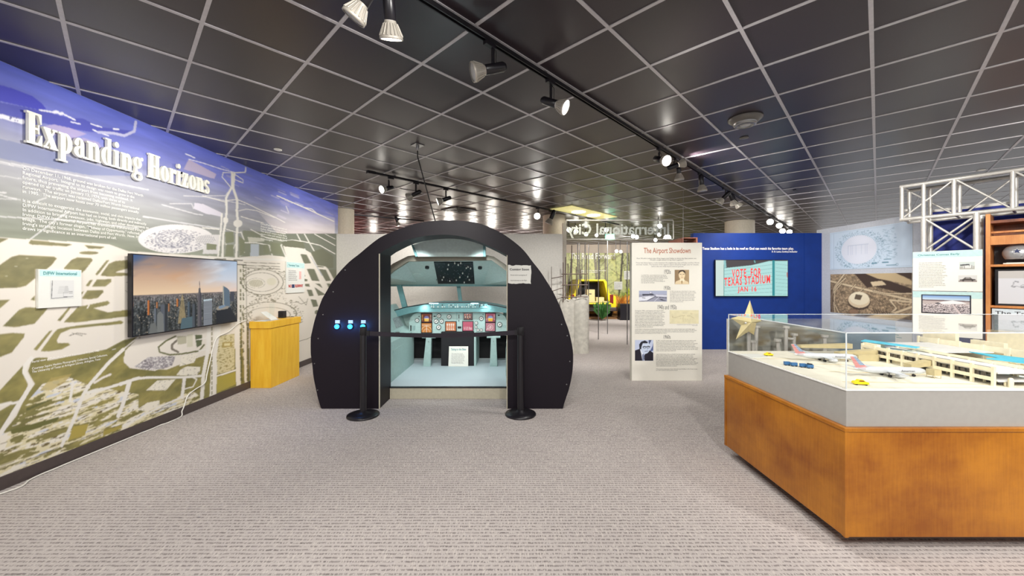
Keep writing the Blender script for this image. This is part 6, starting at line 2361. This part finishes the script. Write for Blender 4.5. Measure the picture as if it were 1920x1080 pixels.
# detector, discs, vents
q = ceil(1397, 222, ZC)
t = thing('smoke_detector', 'round grey ceiling detector with a pale ring to the right of the long track', 'detector', q)
mk('base', MB().lathe(q, -Z, [(0, 0), (.155, 0), (.155, .012), (.13, .03), (.11, .05), (0, .05)], 40), M['smokegrey'], t)
mk('ring', MB().lathe(q - Z * .05, -Z, [(.105, 0), (.10, .018), (.075, .03), (.07, .018), (.06, .012), (0, .012)], 36), M['metal'], t)
mk('lens', MB().lathe(q - Z * .06, -Z, [(.05, 0), (.045, .015), (.02, .02), (0, .021)], 24), M['lens_off'], t)
for px, py, lb in ((1395, 258, 'small grey ceiling disc just below the round detector'), (521, 280, 'small pale ceiling disc above the mural on the left'), (1840, 319, 'small pale ceiling disc above the silver truss beam')):
    q = ceil(px, py, ZC)
    o = mk('ceiling_disc', MB().lathe(q, -Z, [(0, 0), (.045, 0), (.045, .008), (.03, .014), (0, .015)], 24), M['smokegrey'] if px == 1395 else M['offwhite'])
    tag(o, lb, 'ceiling cap')
q = ceil(783, 272, ZC)
t = thing('hanging_cable', 'dark cable hanging from a ceiling plate down to the top of the cockpit ring', 'cable', q)
mk('ceiling_plate', MB().obox(q, e1, Z, e1.cross(Z), -.06, .06, -.008, 0, -.06, .06), M['metal'], t)
mk('bracket', MB().lathe(q - Z * .008, -Z, [(.02, 0), (.018, .03), (.012, .06), (0, .062)], 16), M['metal'], t)
e_ = P(816, 414.5, 4.72)
e_.z = max(e_.z, 2.24)
mk('cable', MB().path([q - Z * .06, q - Z * .14, (q - Z * .14).lerp(e_, .35), (q - Z * .14).lerp(e_, .7), e_], .007, 8), M['rubber'], t)
q = ceil(860, 393.5, ZC)
t = thing('air_diffuser', 'square slatted air diffuser in the ceiling above the cockpit ring', 'vent', q)
for k in range(5):
    s = .29 - k * .055
    mb = MB()
    for a_, b_ in ((-s, -s + .02), (s - .02, s)):
        mb.obox(q, e1, Z, e1.cross(Z), a_, b_, -.02 - .004 * k, -.004, -s, s)
        mb.obox(q, e1, Z, e1.cross(Z), -s, s, -.02 - .004 * k, -.004, a_, b_)
    mk('louvre', mb, M['black'], t)
q = ceil(1492, 358, ZC)
o = mk('linear_vent', MB().obox(q, e1, Z, e1.cross(Z), -.15, .15, -.012, -.001, -.025, .025), M['black'])
tag(o, 'narrow black vent slot in the ceiling right of the long track', 'vent')
q = ceil(1098, 399, ZC)
t = thing('ceiling_light_panel', 'pale yellow ceiling panel holding two glowing downlights near the glass sign', 'ceiling light', q)
mk('panel', MB().obox(q, e1, Z, e1.cross(Z), -1.0, 1.0, -.016, -.006, -.3, .3), M['lightpanel'], t)
for s in (-.3, .35):
    mk('downlight', MB().tube(q + e1 * s - Z * .016, q + e1 * s - Z * .024, .16, 24), M['lens_on'], t)

# ================================================================ GLASS SIGN
GYs = 9.3
a, b = P(1062, 414, GYs), P(1262, 448, GYs)
t = thing('glass_sign', 'hanging clear glass sign with mirrored International City lettering', 'sign', ((a.x + b.x) / 2, GYs, b.z))
mk('pane', MB().box(a.x, GYs, b.z, b.x, GYs + .01, a.z), M['glass'], t)
mb = MB().box(a.x, GYs - .01, a.z, b.x, GYs + .02, a.z + .03).box(a.x, GYs - .01, b.z - .012, b.x, GYs + .02, b.z).box(b.x, GYs - .01, b.z, b.x + .014, GYs + .02, a.z).box(a.x - .014, GYs - .01, b.z, a.x, GYs + .02, a.z)
mk('frame', mb, M['truss'], t)
c_, d_ = P(1255, 418.5, GYs), P(1063, 446.5, GYs)
textbox('lettering', 'International City', (c_.x, GYs + .012, c_.z), -X, Z, c_.x - d_.x, c_.z - d_.z, M['whiteink'], t, .018, depth=.01, c=0)
mb = MB()
for px in (1084, 1239):
    q = P(px, 414, GYs)
    mb.tube((q.x, GYs + .005, q.z + .03), (q.x, GYs + .005, ZC), .005, 6)
mk('hanger', mb, M['metal'], t)
q = P(1281, 437, 8.4)
o = mk('hanging_rod', MB().tube(ceil(1281, 357, ZC), Vector((ceil(1281, 357, ZC).x, ceil(1281, 357, ZC).y, 1.56)) + Z * .75, .004, 6), M['metal'])
tag(o, 'thin rod hanging from the ceiling above the info panel', 'rod')
q = P(1143.5, 444, 11)
t = thing('exit_sign', 'small glowing green exit sign seen below the mirrored lettering', 'exit sign', q)
mk('plate', MB().box(q.x - .13, 11, q.z - .08, q.x + .13, 11.02, q.z + .08), M['exit'], t)
textbox('lettering', 'EXIT', (q.x - .09, 11, q.z + .045), X, Z, .18, .09, M['whiteink'], t, .03, c=.003)
mk('hanger', MB().tube((q.x, 11.01, q.z + .08), (q.x, 11.01, ZC), .008, 8), M['metal'], t)

# more lit lamps in the far room
for i, (x, y, Y) in enumerate(((1067, 431, 10.2), (1080, 434, 10.8), (1099, 439, 12), (1137, 431, 10.6), (1187, 443, 11.2), (1194, 444.5, 11.8), (1237, 424, 9.9), (1236, 440, 12), (1229, 450, 13), (1156, 471, 15), (1164, 472, 15.4))):
    q = P(x, y, Y)
    t = thing('far_spotlight', ['lit far spotlight first from the left behind the glass sign', 'lit far spotlight second from the left behind the glass sign', 'small lit spotlight below the mirrored letter C',
              'lit spotlight above the green exit sign', 'brightest lit spotlight low in the glass sign', 'oval lit spotlight right of the brightest one in the sign', 'lit spotlight at the right end of the glass sign',
              'small lit spotlight under the right end of the glass sign', 'lit spotlight just above the info panel', 'left one of two lit spotlights over the forest mural', 'right one of two lit spotlights over the forest mural'][i], 'spotlight', q, 0, 'far lit spotlights')
    mk('lens', MB().lathe(q, -Yv, [(.06, 0), (.05, .01), (0, .014)], 18), M['lens_on'], t)
    mk('body', MB().lathe(q + Yv * .002, Yv, [(.062, 0), (.05, .05), (.03, .08), (.03, .16), (0, .16)], 18), M['black'], t)
    mk('stem', MB().tube((q.x, Y + .1, q.z), (q.x, Y + .1, ZC), .012, 8), M['black'], t)

# ================================================================ CONCRETE AND REBAR
def rough_top(o):
    pass


b = gp(1089, 664, 0)
t = thing('concrete_pillar', 'broken pale concrete pillar standing right of the cockpit', 'pillar', (b.x, b.y + .2, 0))
cxp, cyp, R0 = b.x, b.y + .22, .215
n = 40
vs, fs = [], []
r_ = random.Random(5)
hts = [1.15 + .045 * math.sin(2 * math.pi * i / n * 1 + 1.2) + r_.uniform(-.012, .012) for i in range(n)]
lv = [0, .3, .6, .9, 1]
for j, f in enumerate(lv):
    for i in range(n):
        a = 2 * math.pi * i / n
        rr = R0 * (1 + (.02 * r_.uniform(-1, 1) if j == len(lv) - 1 else 0))
        vs.append((cxp + rr * math.cos(a), cyp + rr * math.sin(a), hts[i] * f))
for j in range(len(lv) - 1):
    for i in range(n):
        k = (i + 1) % n
        fs.append((j * n + i, j * n + k, (j + 1) * n + k, (j + 1) * n + i))
m0 = len(vs)
for i in range(n):
    a = 2 * math.pi * i / n
    rr = R0 * .82
    vs.append((cxp + rr * math.cos(a), cyp + rr * math.sin(a), hts[i] + .05 + r_.uniform(-.01, .012)))
for i in range(n):
    k = (i + 1) % n
    fs.append(((len(lv) - 1) * n + i, (len(lv) - 1) * n + k, m0 + k, m0 + i))
vs.append((cxp, cyp, 1.22))
for i in range(n):
    fs.append((m0 + i, m0 + (i + 1) % n, len(vs) - 1))
mk('shaft', MB().add(vs, fs, True), M['concrete'], t)
q0, q1 = P(1052, 566, 8.05), P(1074, 566, 8.05)
mb = MB().prism([(q0.x, 8.02, z) for z in ()] or [(q0.x - .02, 8.04, 0), (q1.x + .02, 8.04, 0), (q1.x + .02, 8.04, 1.12), (q1.x - .04, 8.04, 1.15), (q1.x - .10, 8.04, 1.10), (q1.x - .16, 8.04, 1.14), (q0.x - .02, 8.04, 1.11)], (0, .14, 0))
mk('broken_slab', mb, M['concrete'], t)
mb = MB()
for k in range(7):
    x = q0.x + .02 + k * .05
    mb.sphere((x, 8.06 + r_.uniform(0, .05), 1.12 + r_.uniform(-.02, .02)), .04, .035, .028, 7, 5)
mk('rubble_edge', mb, M['concrete'], t)
rb = t
for px, y0, Y in ((1056, 492, 8.02), (1060.5, 482, 8.1), (1065, 494, 8.2), (1072, 460, 8.1), (1080.5, 500, 8.12), (1089, 505, 8.1), (1100, 478, 8.15)):
    a, c = P(px, y0, Y), P(px, 568, Y)
    mk('vertical_bar', MB().tube((a.x, Y, 1.10), (a.x, Y, a.z), .011, 8), M['rebar'], rb)
for y in (514, 534.5, 557):
    a, c = P(1053, y, 8.0), P(1102, y - .5, 8.0)
    mk('cross_bar', MB().tube(a, c, .011, 8), M['rebar'], rb)
for y0, y1, x0 in ((522, 518, 1034), (546, 540, 1036), (562, 558, 1042)):
    mk('bent_bar', MB().path([P(1056, y1, 8.03), P(1050, y1 + 1, 8.03), P(x0, y0, 8.05)], .008, 8), M['rebar'], rb)
mk('bent_bar', MB().tube(P(1034, 500, 8.05), P(1034, 548, 8.05), .006, 8), M['rebar'], rb)
for i, (px, Y, y0, y1) in enumerate(((1083, 8.5, 455, 560), (1086.5, 10, 456, 560), (1097, 9.0, 455, 560), (1103.5, 10.5, 458, 540), (1122, 10, 455, 540), (1139, 11, 452, 520), (1176, 9.2, 453, 560))):
    a = P(px, y0, Y)
    o = mk('steel_rod', MB().tube((a.x, Y, 0), (a.x, Y, a.z), .012, 8), M['metal'])
    tag(o, ['leftmost tall grey rod rising beyond the broken pillar', 'second tall grey rod from the left beyond the broken pillar', 'third tall grey rod from the left beyond the broken pillar', 'fourth tall grey rod from the left, before the yellow car',
            'tall grey rod in front of the mural word Forward', 'tall grey rod right of the exit sign', 'tall grey rod beside the left edge of the info panel'][i], 'rod', 'tall grey rods')

# ================================================================ FAR ROOM
FM = 17.2


def forest(p):
    W = p.W
    r = random.Random(11)
    p.fill((196, 200, 140))
    n = p.noise(3, 3, 3, 0, 3)
    n2 = p.noise(12, 14, 6, 0, 3)
    p.c *= (1 + .5 * (n - .5))[:, None]
    p.blend(np.clip((n2 - .45) * 4, 0, 1) * .7, (206, 206, 130))
    p.blend(np.clip((n - .55) * 5, 0, 1) * .6, (112, 122, 70))
    for k in range(34):
        x = r.uniform(0, W)
        wd = r.choice([.8, 1, 1.4, 3.2])
        x2 = x + r.uniform(-12, 12)
        p.line([(x, 100), ((x + x2) / 2 + r.uniform(-3, 3), 50), (x2, 0)], wd, r.choice([(92, 84, 66), (120, 112, 92), (74, 70, 56)]))
        for j in range(3):
            y = r.uniform(5, 60)
            p.line([(x + (x2 - x) * (1 - y / 100), y), (x + r.uniform(-16, 16), y - 12)], .7, (92, 84, 66))
    g_ = np.clip((p.v - 62) / 12, 0, 1)
    p.blend(g_ * .9, (176, 186, 70))
    p.blend(np.clip((n - .5) * 5, 0, 1) * g_, (96, 120, 50))
    g2 = np.clip((p.v - 76) / 6, 0, 1)
    p.blend(g2 * .95, (206, 140, 60))
    p.blend(np.clip((n - .52) * 6, 0, 1) * g2, (140, 90, 40))


fx0 = (1062 - 960) / K * FM
fm = picture('forest_mural', Vector((fx0, FM, 2.80)), X, Z, 7.2, 2.8, 420, forest)
tag(fm, 'yellow green forest mural on the far wall behind the yellow car', 'mural')
a, b = P(1070, 474.5, FM), P(1153, 488, FM)
o = textbox('mural_title', 'The Road Forward', (a.x, FM - .01, a.z), X, Z, b.x - a.x, a.z - b.z - .05, M['whiteink'], bold=.01)
tag(o, 'white words The Road Forward across the top of the forest mural', 'lettering')
for x0, y0, x1, y1 in ((1088, 506, 1136, 512),):
    a, b = P(x0, y0, FM), P(x1, y1, FM)
    o = textbox('mural_caption', 'Highways and farm roads carried visitors across the county\nlong before the first runway opened here.', (a.x, FM - .01, a.z), X, Z, b.x - a.x, a.z - b.z, M['whiteink'], bold=.02)
    tag(o, 'two lines of small white text on the forest mural', 'wall text')
for x0, y0, x1, y1, lb in ((1151.5, 528, 1167, 543, 'square white placard on the forest mural right of the car'), (1170, 508, 1181, 524, 'grey lettered placard by the edge of the info panel')):
    a, b = P(x0, y0, FM - .03), P(x1, y1, FM - .03)
    t = thing('wall_placard', lb, 'sign', ((a.x + b.x) / 2, FM, b.z))
    mk('board', MB().box(a.x, FM - .03, b.z, b.x, FM - .004, a.z), M['paper'], t)
    textbox('body_text', para(5, 18, 60), (a.x + .03, FM - .03, a.z - .05), X, Z, b.x - a.x - .06, (a.z - b.z) * .7, M['greyink'], t)
# soil strip and shrubs
soil = MB().box(2.0, 15.25, 0, 6.5, 17.15, .05)
o = mk('soil_bed', soil, mat('brown_bark_soil', (120, 84, 48), .9, var=.5, scale=20))
tag(o, 'brown bark bed under the yellow car exhibit', 'ground bed')


def shrub(label, cx, cy, cz, R_, n, seed, mt, h):
    r = random.Random(seed)
    t = thing('shrub', label, 'plant', (cx, cy, cz))
    mb = MB()
    for k in range(n):
        a = r.uniform(0, 2 * math.pi)
        L = R_ * r.uniform(.6, 1)
        e = Vector((cx + L * math.cos(a), cy + L * math.sin(a), cz + h * r.uniform(.4, 1)))
        b_ = Vector((cx, cy, cz))
        m_ = b_.lerp(e, .55) + Z * h * .25
        s = Vector((-math.sin(a), math.cos(a), 0)) * R_ * .07
        mb.add([b_ - s * .3, b_ + s * .3, m_ + s, e, m_ - s], [(0, 1, 2, 3, 4)])
    mk('leaves', mb, mt, t)
    mk('stem', MB().tube((cx, cy, cz - .05), (cx, cy, cz + h * .4), .02, 8), M['rebar'], t)


q = gp(1127, 600, 0)
shrub('green fern in front of the yellow car bumper', q.x, 14.7, .03, .38, 90, 1, M['leaf'], .75)
ora = mat('dry_orange_grass', (204, 140, 56), .7, var=.4)
shrub('orange grass clump right of the yellow car', 4.62, 15.95, .06, .38, 120, 2, ora, .95)
shrub('yellow green shrub before the forest mural', 5.4, 16.5, .06, .5, 140, 3, mat('lime_leaf', (176, 186, 60), .6, var=.3), 1.25)
a, b = P(1157.5, 569, 15.2), P(1178, 597, 15.2)
o = mk('black_plinth', MB().box(a.x, 15.2, 0, b.x, 15.24 + .4 - .4 + .005, a.z) if False else MB().box(a.x, 14.8, 0, b.x, 15.2, a.z), M['black'], None, .005)
tag(o, 'low black box plinth right of the yellow car', 'plinth')

# yellow car seen from behind
CY = 15.5
s = CY / K
ccx = (1110 - 960) * s
car_ = thing('yellow_car', 'yellow estate car seen from behind with its tailgate open', 'car', (ccx, CY + .8, .05))


def cp(px, py, d=0.0):
    v = P(px, py, CY)
    v.y = CY + d
    return v


hw = 1.0


def side(sg):
    # half body section polygons on one side
    pts = [(sg * .52, 1.56), (sg * .60, 1.52), (sg * .72, 1.02), (sg * .98, .90), (sg * 1.0, .55), (sg * .96, .35), (sg * .78, .35), (sg * .62, .95), (sg * .60, 1.02), (sg * .50, 1.46), (sg * .46, 1.5)]
    return [(ccx + x, CY, z) for x, z in pts]


for sg in (-1, 1):
    mk('side_body', MB().prism(side(sg), (0, 1.6, 0)), M['suv'], car_, .02)
    mk('tail_light', MB().box(ccx + sg * .80 - .07, CY - .03, .62, ccx + sg * .80 + .07, CY - .001, .98), M['taillight'], car_, .01)
    mk('wheel', MB().tube((ccx + sg * .70, CY + .55, .34), (ccx + sg * .92, CY + .55, .34), .29, 24), M['rubber'], car_)
mk('roof', MB().box(ccx - .56, CY, 1.52, ccx + .56, CY + 1.6, 1.60), M['suv'], car_, .03)
mk('load_floor', MB().box(ccx - .66, CY - .02, .66, ccx + .66, CY + 1.55, .70), M['cardboard'], car_)
mk('tailgate', MB().box(ccx - .72, CY - .36, .60, ccx + .72, CY - .03, .65), M['suv'], car_, .01)
mk('lower_panel', MB().box(ccx - .78, CY - .005, .40, ccx + .78, CY + .08, .60), M['rebar'], car_)
mk('bumper', MB().box(ccx - .98, CY - .14, .30, ccx + 1.0, CY + .02, .46), M['base'], car_, .03)
mk('interior', MB().box(ccx - .58, CY + 1.2, .71, ccx + .58, CY + 1.5, 1.45), M['black'], car_)
mk('seat_back', MB().box(ccx - .5, CY + 1.0, .71, ccx + .05, CY + 1.15, 1.3), M['black'], car_, .04)
t = thing('cargo_box', 'cream cardboard box standing in the open back of the yellow car', 'box', (ccx - .1, CY + .3, .70))
mk('carton', MB().box(ccx - .22, CY + .1, .702, ccx + .14, CY + .4, 1.18), M['cardboard'], t, .005)
mk('printed_mark', MB().box(ccx - .1, CY + .097, .98, ccx + .0, CY + .0995, 1.02), M['ink'], t)
t = thing('cargo_box', 'low tan carton lying beside the tall box in the car', 'box', (ccx + .35, CY + .3, .70))
mk('carton', MB().box(ccx + .2, CY + .1, .702, ccx + .52, CY + .4, .86), M['cardboard'], t, .005)

# brown crate above the info panel
a, b = P(1262, 446, 7.6), P(1308, 456, 7.6)
t = thing('wooden_shelf', 'reddish brown wooden shelf unit showing over the top of the info panel', 'shelf', ((a.x + b.x) / 2, 7.8, 0))
brw = mat('red_brown_board', (150, 92, 72), .5)
xm = (1279 - 960) / K * 7.6
mk('side_panel', MB().box(xm, 7.6, 0, xm + .03, 8.0, 2.40), brw, t)
mk('side_panel', MB().box(b.x - .03, 7.6, 0, b.x, 8.0, 2.40), brw, t)
mk('top', MB().box(xm, 7.6, 2.401, b.x, 8.0, 2.42), brw, t)
mk('back', MB().box(xm + .03, 7.98, 0, b.x - .03, 7.995, 2.39), mat('dark_red_board', (96, 44, 42), .5), t)
mk('slant_wing', MB().prism([(xm, 7.62, 2.40), (xm - .22, 7.72, 2.36), (xm - .22, 7.72, 2.24), (xm, 7.62, 2.24)], (0, .02, 0)), brw, t)
# far low dark shapes over the partition wall
o = mk('far_cabinet', MB().box(-3.4, 15.0, 0, 1.0, 15.6, 2.2), M['backwall'], None, .01)
tag(o, 'dim far cabinet row beyond the low white partition wall', 'cabinet')
